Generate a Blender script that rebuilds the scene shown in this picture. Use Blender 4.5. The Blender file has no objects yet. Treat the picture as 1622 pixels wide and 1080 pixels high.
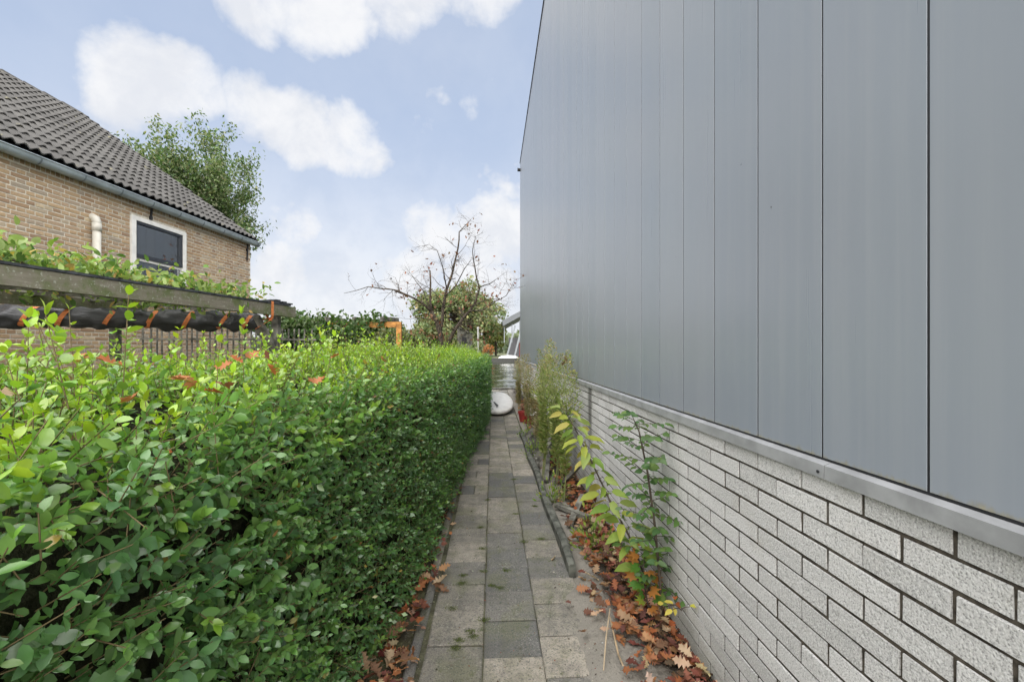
import bpy, math, random
import numpy as np
from mathutils import Vector, Matrix
R = math.radians
random.seed(7); rng = np.random.default_rng(7)
S = bpy.context.scene
COL = S.collection

# ------------------------------------------------------------------ camera, sky, sun, exposure
cd = bpy.data.cameras.new('camera'); cam = bpy.data.objects.new('camera', cd); COL.objects.link(cam)
cam.location = (0, 0, 1.55); cam.rotation_euler = (R(90), 0, -math.atan(31 / 690))
cd.sensor_width = 36; cd.lens = 690 / 1622 * 36; cd.shift_y = 14 / 1622
cd.clip_start = .02; cd.clip_end = 3000
S.camera = cam
SUN_EL, SUN_AZ = R(46), R(170)          # azimuth measured from +Y towards +X: the sun stands left and behind
sd = Vector((math.sin(SUN_AZ) * math.cos(SUN_EL), math.cos(SUN_AZ) * math.cos(SUN_EL), math.sin(SUN_EL)))
W = bpy.data.worlds.new('World'); S.world = W; W.use_nodes = True
sl = bpy.data.lights.new('sun', 'SUN'); sun = bpy.data.objects.new('sun', sl); COL.objects.link(sun)
sl.energy = 5.0; sl.angle = R(140); sl.color = (1, .955, .89)
sun.rotation_euler = (-sd).to_track_quat('-Z', 'Y').to_euler(); sun.location = (0, 0, 40)
S.view_settings.view_transform = 'Standard'; S.view_settings.look = 'None'
S.view_settings.gamma = 1; S.view_settings.use_curve_mapping = False
S.view_settings.exposure = 1.06
S.cycles.max_bounces = 6; S.cycles.transparent_max_bounces = 8; S.cycles.use_adaptive_sampling = True; S.cycles.adaptive_threshold = .02; S.cycles.use_denoising = True


class NT:
    """small helper to wire shader nodes"""
    def __init__(self, tree): self.t = tree; self.n = tree.nodes; self.l = tree.links
    def new(self, kind, props=None, **ins):
        n = self.n.new(kind)
        for k, v in (props or {}).items(): setattr(n, k, v)
        for k, v in ins.items():
            self.set(n, k, v)
        return n
    def set(self, n, k, v):
        s = n.inputs[int(k[1:])] if (k[0] == 'i' and k[1:].isdigit()) else n.inputs[k.replace('_', ' ')]
        if isinstance(v, bpy.types.NodeSocket): self.l.new(v, s)
        elif isinstance(v, bpy.types.Node): self.l.new(v.outputs[0], s)
        else: s.default_value = v
    def math(self, op, a, b=0.0, clamp=False):
        n = self.n.new('ShaderNodeMath'); n.operation = op; n.use_clamp = clamp
        self.set(n, 'i0', a); self.set(n, 'i1', b); return n.outputs[0]
    def vmath(self, op, a, b):
        n = self.n.new('ShaderNodeVectorMath'); n.operation = op
        self.set(n, 'i0', a); self.set(n, 'i1', b); return n
    def ramp(self, fac, lo, hi):
        n = self.n.new('ShaderNodeMapRange'); n.interpolation_type = 'SMOOTHSTEP'
        self.set(n, 'i0', fac); n.inputs[1].default_value = lo; n.inputs[2].default_value = hi
        return n.outputs[0]
    def mix(self, fac, a, b, kind='MIX'):
        n = self.n.new('ShaderNodeMix'); n.data_type = 'RGBA'; n.blend_type = kind
        self.set(n, 'i0', fac); self.set(n, 'i6', a); self.set(n, 'i7', b); return n.outputs[2]
    def noise(self, vec, scale, detail=4, rough=.55, dist=0):
        n = self.new('ShaderNodeTexNoise', None, Scale=scale, Detail=detail, Roughness=rough, Distortion=dist)
        if vec is not None: self.set(n, 'Vector', vec)
        return n.outputs[0]


# ---- sky: Nishita with procedural clouds mixed in over the whole dome
wn = NT(W.node_tree); wn.n.clear()
sky = wn.new('ShaderNodeTexSky', dict(sky_type='NISHITA', sun_disc=False, sun_elevation=SUN_EL, sun_rotation=SUN_AZ,
                                      air_density=1.0, dust_density=1.2, ozone_density=1.3))
tc = wn.n.new('ShaderNodeTexCoord').outputs['Generated']
warp = wn.new('ShaderNodeTexNoise', None, Scale=5.0, Detail=5.0, Roughness=.6); wn.set(warp, 'Vector', tc)
wv = wn.vmath('SUBTRACT', warp.outputs['Color'], (.5, .5, .5))
wv2 = wn.vmath('MULTIPLY', wv.outputs[0], (.16, .16, .12))
dirw = wn.vmath('ADD', tc, wv2.outputs[0])
dirn = wn.vmath('NORMALIZE', dirw.outputs[0], (0, 0, 0))


def pdir(px, py):
    th = math.atan(31 / 690); u = (px - 811) / 690; v = (554 - py) / 690
    return Vector((math.sin(th) + u * math.cos(th), math.cos(th) - u * math.sin(th), v)).normalized()


field = None
for px, py, rad, wgt in ((215, 125, .115, 1.0), (300, 125, .10, .95), (165, 140, .07, .6), (400, 160, .085, .8), (470, 215, .11, 1.0),
                         (550, 235, .095, .9), (440, 215, .09, .8), (520, 10, .12, 1.0), (640, -40, .14, 1.0), (420, -40, .12, .9),
                         (760, -20, .10, .8), (660, 200, .05, .35), (460, 360, .085, .75), (440, 450, .13, .95), (600, 380, .075, .6),
                         (690, 360, .12, .85), (780, 370, .14, 1.0), (640, 450, .14, .9), (760, 470, .16, 1.0), (560, 500, .14, .7)):
    c = pdir(px, py)
    dt = wn.vmath('DOT_PRODUCT', dirn.outputs[0], tuple(c)).outputs['Value']
    k = wn.math('MULTIPLY', wn.ramp(dt, math.cos(rad * .98), math.cos(rad * .10)), wgt)
    field = k if field is None else wn.math('MAXIMUM', field, k)
fbm = wn.noise(tc, 9.0, 10, .64, .25)
big = wn.noise(tc, 1.6, 6, .6, .4)
gen = wn.math('MULTIPLY', wn.ramp(big, .58, .74), .9)            # broken cloud over the rest of the dome
field = wn.math('MAXIMUM', field, gen)
fl = wn.math('ADD', field, wn.math('MULTIPLY', wn.math('SUBTRACT', fbm, .5), 1.25))
mask = wn.math('MULTIPLY', wn.ramp(fl, .20, .98), .96)
veil = wn.math('ADD', wn.math('MULTIPLY', wn.ramp(wn.noise(tc, 2.6, 5, .6), .35, .8), .14), .09)
sep = wn.n.new('ShaderNodeSeparateXYZ'); wn.set(sep, 'Vector', tc)
hor = wn.math('MULTIPLY', wn.ramp(sep.outputs[2], .5, .02), .72)
mask = wn.math('MAXIMUM', mask, wn.math('ADD', veil, hor, True))
CLOUD = (8.1, 8.15, 8.3, 1)
skyc = wn.mix(.6, sky.outputs[0], (5.35, 6.5, 8.7, 1))
cc = wn.mix(wn.ramp(wn.noise(wn.vmath('ADD', tc, (0, 0, .06)).outputs[0], 9.0, 8, .6, .25), .38, .66), CLOUD, (6.9, 7.1, 7.55, 1))
mixc = wn.mix(mask, skyc, cc)
bg = wn.new('ShaderNodeBackground', None, Color=mixc, Strength=.0565)
wo = wn.n.new('ShaderNodeOutputWorld'); wn.l.new(bg.outputs[0], wo.inputs[0])


# ------------------------------------------------------------------ helpers: objects
def tag(o, label=None, cat=None, group=None, kind=None):
    if label: o['label'] = label
    if cat: o['category'] = cat
    if group: o['group'] = group
    if kind: o['kind'] = kind
    return o


def empty(name, loc=(0, 0, 0), rz=0, label=None, cat=None, group=None):
    o = bpy.data.objects.new(name, None); COL.objects.link(o)
    o.location = loc; o.rotation_euler = (0, 0, rz); o.empty_display_size = .1
    return tag(o, label, cat, group)


def link(name, me, mat=None, parent=None, M=None):
    o = bpy.data.objects.new(name, me); COL.objects.link(o)
    if mat is not None and len(me.materials) == 0: me.materials.append(mat)
    if parent is not None: o.parent = parent
    if M is not None: o.matrix_local = M
    return o


class MB:
    """collects vertices and faces, then builds ONE mesh"""
    def __init__(self): self.v = []; self.f = []
    def box(self, a, b, M=None, ch=0):
        x0, y0, z0 = a; x1, y1, z1 = b; n = len(self.v)
        p = [(x0, y0, z0), (x1, y0, z0), (x1, y1, z0), (x0, y1, z0), (x0, y0, z1), (x1, y0, z1), (x1, y1, z1), (x0, y1, z1)]
        if M is not None: p = [tuple(M @ Vector(q)) for q in p]
        self.v += p
        self.f += [tuple(n + i for i in q) for q in ((3, 2, 1, 0), (4, 5, 6, 7), (0, 1, 5, 4), (1, 2, 6, 5), (2, 3, 7, 6), (3, 0, 4, 7))]
        return self
    def bar(self, p, q, w, h, up=(0, 0, 1)):
        p = Vector(p); q = Vector(q); d = (q - p); L = d.length; d.normalize()
        s = d.cross(Vector(up)).normalized(); u = s.cross(d)
        M = Matrix((s, d, u)).transposed().to_4x4(); M.translation = p
        return self.box((-w / 2, 0, -h / 2), (w / 2, L, h / 2), M)
    def tube(self, pts, rad, n=6, cap=True):
        pts = [Vector(p) for p in pts]; m = len(pts)
        if not hasattr(rad, '__len__'): rad = [rad] * m
        base = len(self.v); ref = None
        for i, p in enumerate(pts):
            d = (pts[min(i + 1, m - 1)] - pts[max(i - 1, 0)])
            d = d.normalized() if d.length > 1e-9 else Vector((0, 0, 1))
            if ref is None: ref = d.orthogonal().normalized()
            e1 = (ref - d * ref.dot(d)); e1 = e1.normalized() if e1.length > 1e-6 else d.orthogonal().normalized()
            ref = e1; e2 = d.cross(e1)
            for k in range(n):
                a = 2 * math.pi * k / n
                self.v.append(tuple(p + (e1 * math.cos(a) + e2 * math.sin(a)) * rad[i]))
        for i in range(m - 1):
            for k in range(n):
                a = base + i * n + k; b = base + i * n + (k + 1) % n
                self.f.append((a, b, b + n, a + n))
        if cap:
            self.f.append(tuple(base + k for k in range(n))[::-1]); self.f.append(tuple(base + (m - 1) * n + k for k in range(n)))
        return self
    def lathe(self, prof, c=(0, 0, 0), n=16):
        base = len(self.v)
        for r, z in prof:
            for k in range(n):
                a = 2 * math.pi * k / n
                self.v.append((c[0] + r * math.cos(a), c[1] + r * math.sin(a), c[2] + z))
        for i in range(len(prof) - 1):
            for k in range(n):
                a = base + i * n + k; b = base + i * n + (k + 1) % n
                self.f.append((a, b, b + n, a + n))
        self.f.append(tuple(base + k for k in range(n))[::-1]); self.f.append(tuple(base + (len(prof) - 1) * n + k for k in range(n)))
        return self
    def grid(self, xs, ys, fz):
        base = len(self.v)
        for y in ys:
            for x in xs:
                self.v.append((x, y, fz(x, y)))
        w = len(xs)
        for j in range(len(ys) - 1):
            for i in range(w - 1):
                a = base + j * w + i; self.f.append((a, a + 1, a + w + 1, a + w))
        return self
    def mesh(self, name, smooth=False):
        me = bpy.data.meshes.new(name); me.from_pydata(self.v, [], self.f)
        if smooth: me.polygons.foreach_set('use_smooth', [True] * len(me.polygons))
        me.update(); return me
    def build(self, name, mat, parent=None, smooth=False, M=None):
        return link(name, self.mesh(name, smooth), mat, parent, M)


def nrm(a):
    return a / np.maximum(np.linalg.norm(a, axis=-1, keepdims=True), 1e-9)


# leaf templates: (along, across, lift) and triangles
LOW = (np.array([(0, 0, 0), (.48, -.5, .05), (.5, 0, -.02), (.48, .5, .05), (1, 0, -.06)]), [(0, 2, 1), (0, 3, 2), (1, 2, 4), (2, 3, 4)])
HI = (np.array([(0, 0, 0), (.13, -.30, .03), (.42, -.5, .06), (.75, -.36, .02), (1, 0, -.10), (.75, .36, .02), (.42, .5, .06), (.13, .30, .03),
                (.15, 0, 0), (.45, 0, .0), (.75, 0, -.035)]),
      [(0, 8, 1), (0, 7, 8), (1, 8, 9), (1, 9, 2), (2, 9, 10), (2, 10, 3), (3, 10, 4), (8, 7, 6), (8, 6, 9), (9, 6, 5), (9, 5, 10), (10, 5, 4)])


def oak_template():
    right = [(.0, .02), (.14, .07), (.20, .26), (.30, .13), (.40, .42), (.50, .16), (.60, .46), (.70, .17), (.80, .30), (.88, .13), (1.0, .0)]
    v = []; t = []
    ns = len(right)
    for i, (a, b) in enumerate(right): v.append((a, 0, -.03 * math.sin(a * 3)))
    for sgn in (1, -1):
        o = len(v)
        for i, (a, b) in enumerate(right): v.append((a + (.04 if b > .2 else 0), sgn * b * .78, .10 * b + .05 * math.sin(a * 9 + sgn)))
        for i in range(ns - 1):
            q = (i, i + 1, o + i + 1, o + i)
            if sgn < 0: q = q[::-1]
            t += [(q[0], q[1], q[2]), (q[0], q[2], q[3])]
    v = np.array(v); v = np.vstack([v]); return v, t


OAK = oak_template()
PALM = None


def lobed_template():
    ang = np.linspace(-2.5, 2.5, 15); v = [(.18, 0, 0)]; t = []
    for i, a in enumerate(ang):
        r = (.62 if i % 2 == 1 else .36) * (1.25 if abs(a) < .3 else 1)
        if i % 2 == 1: r = .55 + .25 * math.cos(a)
        v.append((.25 + r * math.cos(a), r * .85 * math.sin(a), -.10 * r * r))
    for i in range(1, 15): t.append((0, i, i + 1))
    return np.array(v), t


LOBE = lobed_template()


CURL = (np.array([(a, b, c * 1.5 - .22 * a * a + .05 * math.sin(a * 9)) for a, b, c in HI[0]]), HI[1])


def leaf_np(T, P, D, N, L, Wd, C):
    """arrays of verts, tris, colours for n leaves"""
    tv, tt = T; n = len(P); k = len(tv)
    D = nrm(D); Sd = nrm(np.cross(D, N)); N = np.cross(Sd, D)
    V = (P[:, None, :] + D[:, None, :] * (tv[None, :, 0, None] * L[:, None, None])
         + Sd[:, None, :] * (tv[None, :, 1, None] * Wd[:, None, None]) + N[:, None, :] * (tv[None, :, 2, None] * L[:, None, None]))
    F = (np.array(tt)[None] + (np.arange(n) * k)[:, None, None]).reshape(-1, 3)
    return V.reshape(-1, 3), F, np.repeat(C, k, axis=0)


def np_mesh(name, parts, smooth=True):
    """parts: list of (V,F,C)"""
    o = 0; Vs = []; Fs = []; Cs = []
    for V, F, C in parts:
        Vs.append(V); Fs.append(F + o); Cs.append(C); o += len(V)
    V = np.concatenate(Vs); F = np.concatenate(Fs); C = np.concatenate(Cs)
    me = bpy.data.meshes.new(name)
    me.vertices.add(len(V)); me.vertices.foreach_set('co', V.astype(np.float32).ravel())
    me.loops.add(F.size); me.loops.foreach_set('vertex_index', F.astype(np.int32).ravel())
    me.polygons.add(len(F)); me.polygons.foreach_set('loop_start', np.arange(0, F.size, 3, dtype=np.int32))
    me.update(calc_edges=True)
    if smooth: me.polygons.foreach_set('use_smooth', np.ones(len(F), bool))
    a = me.color_attributes.new('col', 'FLOAT_COLOR', 'POINT')
    a.data.foreach_set('color', np.hstack([C, np.ones((len(C), 1))]).astype(np.float32).ravel())
    me.validate(); return me


def sticks(A, B, r0, r1, col):
    """three-sided twigs"""
    d = nrm(B - A); h = np.where(np.abs(d[:, 2:3]) < .9, np.array([[0, 0, 1.]]), np.array([[1., 0, 0]]))
    e1 = nrm(np.cross(d, h)); e2 = np.cross(d, e1); n = len(A); V = np.zeros((n, 6, 3))
    for k in range(3):
        a = 2 * math.pi * k / 3; o = e1 * math.cos(a) + e2 * math.sin(a)
        V[:, k] = A + o * r0; V[:, 3 + k] = B + o * r1
    tt = []
    for k in range(3):
        j = (k + 1) % 3; tt += [(k, j, 3 + j), (k, 3 + j, 3 + k)]
    F = (np.array(tt)[None] + (np.arange(n) * 6)[:, None, None]).reshape(-1, 3)
    return V.reshape(-1, 3), F, np.tile(np.array(col)[None], (n * 6, 1))


def unit(n, zb=0.0):
    a = rng.normal(size=(n, 3)); a[:, 2] += zb; return nrm(a)


def pick(cols, n, jit=.15):
    c = np.array(cols)[rng.integers(0, len(cols), n)]
    return np.clip(c * (1 + rng.normal(size=(n, 1)) * jit) * (1 + rng.normal(size=(n, 3)) * jit * .3), .003, .9)


# ------------------------------------------------------------------ materials
def material(name):
    m = bpy.data.materials.new(name); m.use_nodes = True; t = NT(m.node_tree)
    return m, t, m.node_tree.nodes['Principled BSDF']


def pos(t): return t.n.new('ShaderNodeNewGeometry').outputs['Position']


def rnd(t):
    a = t.n.new('ShaderNodeObjectInfo').outputs['Random']; b = t.n.new('ShaderNodeNewGeometry').outputs['Random Per Island']
    return t.math('FRACT', t.math('ADD', t.math('MULTIPLY', a, 7.31), t.math('MULTIPLY', b, 3.77)))


def bump(t, b, hgt, strength=.3, dist=.01):
    n = t.new('ShaderNodeBump', None, Strength=strength, Distance=dist, Height=hgt); t.l.new(n.outputs[0], b.inputs['Normal'])


def plain(name, col, rough=.6, metal=0, spec=.5, var=.12, scale=12, bmp=.15, bd=.004):
    m, t, b = material(name); p = pos(t)
    n = t.noise(p, scale, 5)
    c2 = tuple(x * (1 - var * 2) for x in col) + (1,); c1 = tuple(min(1, x * (1 + var * 1.5)) for x in col) + (1,)
    t.set(b, 'Base_Color', t.mix(t.ramp(n, .3, .7), c2, c1)); b.inputs['Roughness'].default_value = rough
    b.inputs['Metallic'].default_value = metal; b.inputs['Specular IOR Level'].default_value = spec
    if bmp: bump(t, b, t.noise(p, scale * 6, 4), bmp, bd)
    return m


def leafmat(name, rough=.4, trans=.3, spec=.5, coat=0):
    m, t, b = material(name)
    at = t.new('ShaderNodeAttribute', dict(attribute_name='col')).outputs['Color']
    n = t.noise(pos(t), 60, 3)
    c = t.mix(t.math('MULTIPLY', n, .55), at, t.mix(1, at, (.62, .66, .5, 1), 'MULTIPLY'))
    t.set(b, 'Base_Color', c); b.inputs['Roughness'].default_value = rough; b.inputs['Specular IOR Level'].default_value = spec
    b.inputs['Coat Weight'].default_value = coat; b.inputs['Coat Roughness'].default_value = .25
    tr = t.new('ShaderNodeBsdfTranslucent', None, Color=t.mix(1, c, (1.25, 1.35, .7, 1), 'MULTIPLY'))
    mx = t.new('ShaderNodeMixShader'); mx.inputs[0].default_value = trans
    t.l.new(b.outputs[0], mx.inputs[1]); t.l.new(tr.outputs[0], mx.inputs[2])
    t.l.new(mx.outputs[0], t.n['Material Output'].inputs[0]); return m


M = {}
M['leaf'] = leafmat('glossy_leaf', .34, .30, 1.0)
M['softleaf'] = leafmat('soft_leaf', .55, .35, .3)
M['dryleaf'] = leafmat('dry_leaf', .65, .18, .25)
M['bark'] = plain('bark', (.085, .068, .052), .85, 0, .2, .3, 20, .6, .01)
M['twig'] = leafmat('twig_bark', .75, 0.0, .2)
M['oldwood'] = plain('weathered_wood', (.17, .165, .14), .85, 0, .2, .3, 9, .5, .006)
M['zinc'] = plain('zinc', (.33, .385, .42), .4, .0, .5, .10, 5, .05)
M['bracket'] = plain('dark_zinc', (.15, .18, .20), .5, .0)
M['white'] = plain('white_paint', (.74, .73, .70), .5, 0, .5, .05, 8, .05)
M['offwhite'] = plain('cream_plastic', (.52, .50, .44), .45, 0, .5, .06, 8, .03)
M['black'] = plain('black_iron', (.018, .018, .02), .5, 0, .4, .1, 20, .1)
M['darkframe'] = plain('dark_window_frame', (.03, .035, .045), .4)
M['orange'] = plain('orange_strap', (.72, .24, .085), .65, 0, .3, .12, 30, .3, .002)
M['terra'] = plain('terracotta', (.33, .11, .06), .8)
M['red'] = plain('red_plastic', (.34, .035, .03), .45)
M['felt'] = plain('roofing_felt', (.055, .06, .068), .8, 0, .3, .25, 14, .4, .004)
M['steel'] = plain('light_steel', (.24, .26, .28), .45, .3)
M['newwood'] = plain('orange_brown_wood', (.50, .235, .065), .7, 0, .3, .2, 10, .2)
M['concrete'] = plain('concrete', (.30, .29, .27), .9, 0, .2, .2, 7, .5, .006)


def mossy_wood():
    m, t, b = material('mossy_beam_wood'); p = pos(t)
    st = t.noise(t.vmath('MULTIPLY', p, (9, 3, 30)).outputs[0], 1.6, 6, .6)
    w = t.mix(st, (.10, .085, .06, 1), (.30, .28, .22, 1))
    g = t.ramp(t.noise(p, 5.5, 6, .65), .40, .64)
    c = t.mix(t.math('MULTIPLY', g, .85), w, t.mix(t.noise(p, 50, 3), (.05, .075, .02, 1), (.15, .19, .06, 1)))
    c = t.mix(t.math('MULTIPLY', t.ramp(t.noise(p, 38, 3), .60, .68), .7), c, (.38, .40, .34, 1))
    t.set(b, 'Base_Color', c); b.inputs['Roughness'].default_value = .85; bump(t, b, t.noise(p, 60, 5), .5, .005); return m


M['moss_wood'] = mossy_wood()


def grey_brick():
    m, t, b = material('grey_split_brick'); p = pos(t); r = rnd(t)
    base = t.mix(r, (.46, .455, .435, 1), (.60, .592, .57, 1))
    n1 = t.noise(p, 210, 5, .7); n2 = t.noise(p, 75, 4, .6); n3 = t.noise(p, 4, 5, .6)
    c = t.mix(t.math('MULTIPLY', t.ramp(n1, .475, .385), .6), base, (.11, .11, .105, 1))
    c = t.mix(t.math('MULTIPLY', t.ramp(n1, .53, .62), .6), c, (.76, .755, .73, 1))
    c = t.mix(t.math('MULTIPLY', t.ramp(n3, .55, .78), .35), c, (.30, .27, .20, 1))
    sp = t.n.new('ShaderNodeSeparateXYZ'); t.set(sp, 'Vector', p)           # one drip stain below the flashing
    dy = t.math('ABSOLUTE', t.math('ADD', t.math('SUBTRACT', sp.outputs[1], 4.42), t.math('MULTIPLY', t.math('SUBTRACT', n2, .5), .1)))
    stn = t.math('MULTIPLY', t.ramp(dy, .13, .02), t.ramp(sp.outputs[2], .15, .95))
    c = t.mix(t.math('MULTIPLY', stn, .75), c, (.06, .058, .05, 1))
    lo = t.math('MULTIPLY', t.ramp(t.math('ADD', sp.outputs[2], t.math('MULTIPLY', t.math('SUBTRACT', n3, .5), .5)), .32, .0), .5)
    c = t.mix(lo, c, (.13, .135, .095, 1))                                     # algae at the foot
    t.set(b, 'Base_Color', c); b.inputs['Roughness'].default_value = .9; b.inputs['Specular IOR Level'].default_value = .2
    hgt = t.math('ADD', t.math('MULTIPLY', n1, .6), t.math('MULTIPLY', n2, .9)); bump(t, b, hgt, .9, .007); return m


M['gbrick'] = grey_brick()
M['gmortar'] = plain('brown_mortar', (.066, .057, .045), .95, 0, .1, .25, 40, .6, .004)


def panel_mat():
    m, t, b = material('grey_coated_panel'); p = pos(t); r = rnd(t)
    c = t.mix(r, (.208, .236, .268, 1), (.236, .258, .286, 1))
    streak = t.noise(t.vmath('MULTIPLY', p, (1, 22, .5)).outputs[0], 1.0, 5, .6)
    c = t.mix(t.math('MULTIPLY', t.ramp(streak, .42, .72), .30), c, (.285, .30, .315, 1))
    big = t.noise(p, .7, 3, .5)
    c = t.mix(t.math('MULTIPLY', t.ramp(big, .4, .7), .2), c, (.25, .25, .285, 1))
    sp = t.n.new('ShaderNodeSeparateXYZ'); t.set(sp, 'Vector', p)
    g = t.noise(t.vmath('MULTIPLY', p, (1, 30, 12)).outputs[0], 1.0, 4, .7)     # grime and lichen along the foot of the panels
    foot = t.ramp(t.math('ADD', sp.outputs[2], t.math('MULTIPLY', t.math('SUBTRACT', g, .5), -.055)), 1.238, 1.216)
    c = t.mix(t.math('MULTIPLY', foot, .8), c, t.mix(t.noise(p, 60, 2), (.12, .10, .06, 1), (.36, .33, .22, 1)))
    dots = t.ramp(t.noise(p, 26, 2, .4), .80, .84); c = t.mix(dots, c, (.05, .05, .05, 1))
    t.set(b, 'Base_Color', c); b.inputs['Specular IOR Level'].default_value = .5
    t.set(b, 'Roughness', t.math('ADD', t.math('MULTIPLY', streak, .16), .22))
    bump(t, b, t.noise(t.vmath('MULTIPLY', p, (1, 3, .6)).outputs[0], 1.4, 3), .22, .02); return m


M['panel'] = panel_mat()
M['flash'] = plain('aluminium_flashing', (.36, .365, .37), .45, .35, .5, .10, 9, .05)


def paver_mat():
    m, t, b = material('concrete_paver'); p = pos(t); r = rnd(t)
    cr = t.n.new('ShaderNodeValToRGB'); e = cr.color_ramp; e.interpolation = 'LINEAR'
    e.elements[0].position = 0; e.elements[0].color = (.14, .138, .135, 1); e.elements[1].position = 1; e.elements[1].color = (.43, .385, .32, 1)
    for q, c in ((.18, (.18, .175, .165, 1)), (.4, (.285, .262, .222, 1)), (.7, (.345, .312, .262, 1))):
        x = e.elements.new(q); x.color = c
    t.l.new(r, cr.inputs[0])
    n = t.noise(p, 3.2, 6, .65); n2 = t.noise(p, 14, 6, .7); n3 = t.noise(p, 130, 4, .7)
    c = t.mix(t.math('MULTIPLY', t.ramp(n2, .42, .62), .42), cr.outputs[0], (.12, .118, .108, 1))
    c = t.mix(t.math('MULTIPLY', t.ramp(t.noise(p, 1.7, 6, .7), .44, .62), .45), c, (.105, .10, .09, 1))
    c = t.mix(t.math('MULTIPLY', t.ramp(n, .46, .64), .5), c, (.17, .175, .095, 1))             # algae film
    c = t.mix(t.math('MULTIPLY', t.ramp(t.noise(p, 13, 7, .75), .56, .68), .75), c, (.09, .105, .035, 1))   # moss tufts
    c = t.mix(t.math('MULTIPLY', t.ramp(n3, .57, .68), t.math('MULTIPLY', t.ramp(t.noise(p, 5, 3), .35, .65), .7)), c, (.56, .54, .48, 1))                # light grit
    c = t.mix(t.math('MULTIPLY', t.ramp(n3, .47, .38), .75), c, (.06, .075, .07, 1))
    t.set(b, 'Base_Color', c); b.inputs['Roughness'].default_value = .88; b.inputs['Specular IOR Level'].default_value = .3
    bump(t, b, t.math('ADD', n3, t.math('MULTIPLY', n2, 1.5)), .9, .008); return m


M['paver'] = paver_mat()


def soil_mat(name, dark, light, lo=.4, hi=.6, bias=None):
    m, t, b = material(name); p = pos(t)
    n = t.noise(p, 6, 7, .7); n3 = t.noise(p, 90, 4, .7)
    f = t.ramp(n, lo, hi)
    if bias is not None:
        sp = t.n.new('ShaderNodeSeparateXYZ'); t.set(sp, 'Vector', p)
        f = t.ramp(t.math('ADD', sp.outputs[0], t.math('MULTIPLY', t.math('SUBTRACT', n, .5), .7)), bias[0], bias[1])
    c = t.mix(f, dark, light)
    c = t.mix(t.math('MULTIPLY', t.ramp(n3, .58, .70), .6), c, (.42, .39, .33, 1))
    c = t.mix(t.math('MULTIPLY', t.ramp(n3, .42, .30), .7), c, (.02, .018, .014, 1))
    t.set(b, 'Base_Color', c); b.inputs['Roughness'].default_value = .95; b.inputs['Specular IOR Level'].default_value = .15
    bump(t, b, t.math('ADD', n3, t.math('MULTIPLY', n, 2)), .8, .012); return m


M['soil'] = soil_mat('sandy_soil', (.05, .042, .033, 1), (.27, .25, .215, 1), bias=(.86, .62))
M['ground'] = soil_mat('garden_ground', (.05, .045, .03, 1), (.10, .10, .05, 1))
M['joint'] = soil_mat('joint_sand', (.07, .068, .045, 1), (.14, .14, .085, 1))
M['farground'] = soil_mat('far_ground', (.07, .09, .035, 1), (.16, .16, .10, 1))


def house_brick():
    m, t, b = material('tan_house_brick'); p = pos(t); r = rnd(t)
    cr = t.n.new('ShaderNodeValToRGB'); e = cr.color_ramp
    e.elements[0].position = 0; e.elements[0].color = (.27, .18, .115, 1); e.elements[1].position = 1; e.elements[1].color = (.54, .43, .28, 1)
    for q, c in ((.12, (.31, .205, .12, 1)), (.45, (.42, .30, .175, 1)), (.72, (.385, .28, .185, 1)), (.86, (.31, .265, .205, 1))):
        x = e.elements.new(q); x.color = c
    t.l.new(r, cr.inputs[0])
    c = t.mix(t.math('MULTIPLY', t.ramp(t.noise(p, 40, 5, .7), .4, .7), .4), cr.outputs[0], (.23, .16, .11, 1))
    t.set(b, 'Base_Color', c); b.inputs['Roughness'].default_value = .9; bump(t, b, t.noise(p, 120, 4), .4, .004); return m


M['hbrick'] = house_brick()
M['hmortar'] = plain('pale_mortar', (.56, .52, .44), .95, 0, .1, .1, 20, .3, .003)
M['quoin'] = plain('dark_corner_brick', (.075, .05, .042), .9, 0, .2, .2, 30, .3)


def tile_mat():
    m, t, b = material('concrete_roof_tile'); p = pos(t); r = rnd(t)
    c = t.mix(r, (.052, .050, .047, 1), (.088, .085, .080, 1))
    n = t.noise(p, 9, 6, .7)
    c = t.mix(t.math('MULTIPLY', t.ramp(n, .45, .75), .5), c, (.05, .049, .046, 1))
    c = t.mix(t.math('MULTIPLY', t.ramp(t.noise(p, 5, 5, .7), .62, .72), .6), c, (.26, .24, .13, 1))
    c = t.mix(t.math('MULTIPLY', t.ramp(t.noise(p, 30, 3, .6), .69, .74), .6), c, (.36, .36, .34, 1))
    t.set(b, 'Base_Color', c); b.inputs['Roughness'].default_value = .85; bump(t, b, t.noise(p, 90, 4), .3, .004); return m


M['tile'] = tile_mat()


def water_mat():
    m, t, b = material('canal_water'); p = pos(t)
    b.inputs['Base Color'].default_value = (.035, .042, .024, 1); b.inputs['Roughness'].default_value = .06
    b.inputs['IOR'].default_value = 1.33
    a = t.noise(t.vmath('MULTIPLY', p, (.55, 1.0, 1)).outputs[0], 1.3, 4, .6); c = t.noise(t.vmath('MULTIPLY', p, (.6, 1, 1)).outputs[0], 6, 3, .5)
    bump(t, b, t.math('ADD', a, t.math('MULTIPLY', c, .25)), .10, .05); return m


M['water'] = water_mat()


def tarp_mat():
    m, t, b = material('black_plastic_tarp'); p = pos(t)
    b.inputs['Base Color'].default_value = (.05, .051, .056, 1); b.inputs['Roughness'].default_value = .27
    n = t.noise(t.vmath('MULTIPLY', p, (2.5, 2.5, 8)).outputs[0], 2.5, 5, .6, .8)
    bump(t, b, n, .45, .03); return m


M['tarp'] = tarp_mat()


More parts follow.
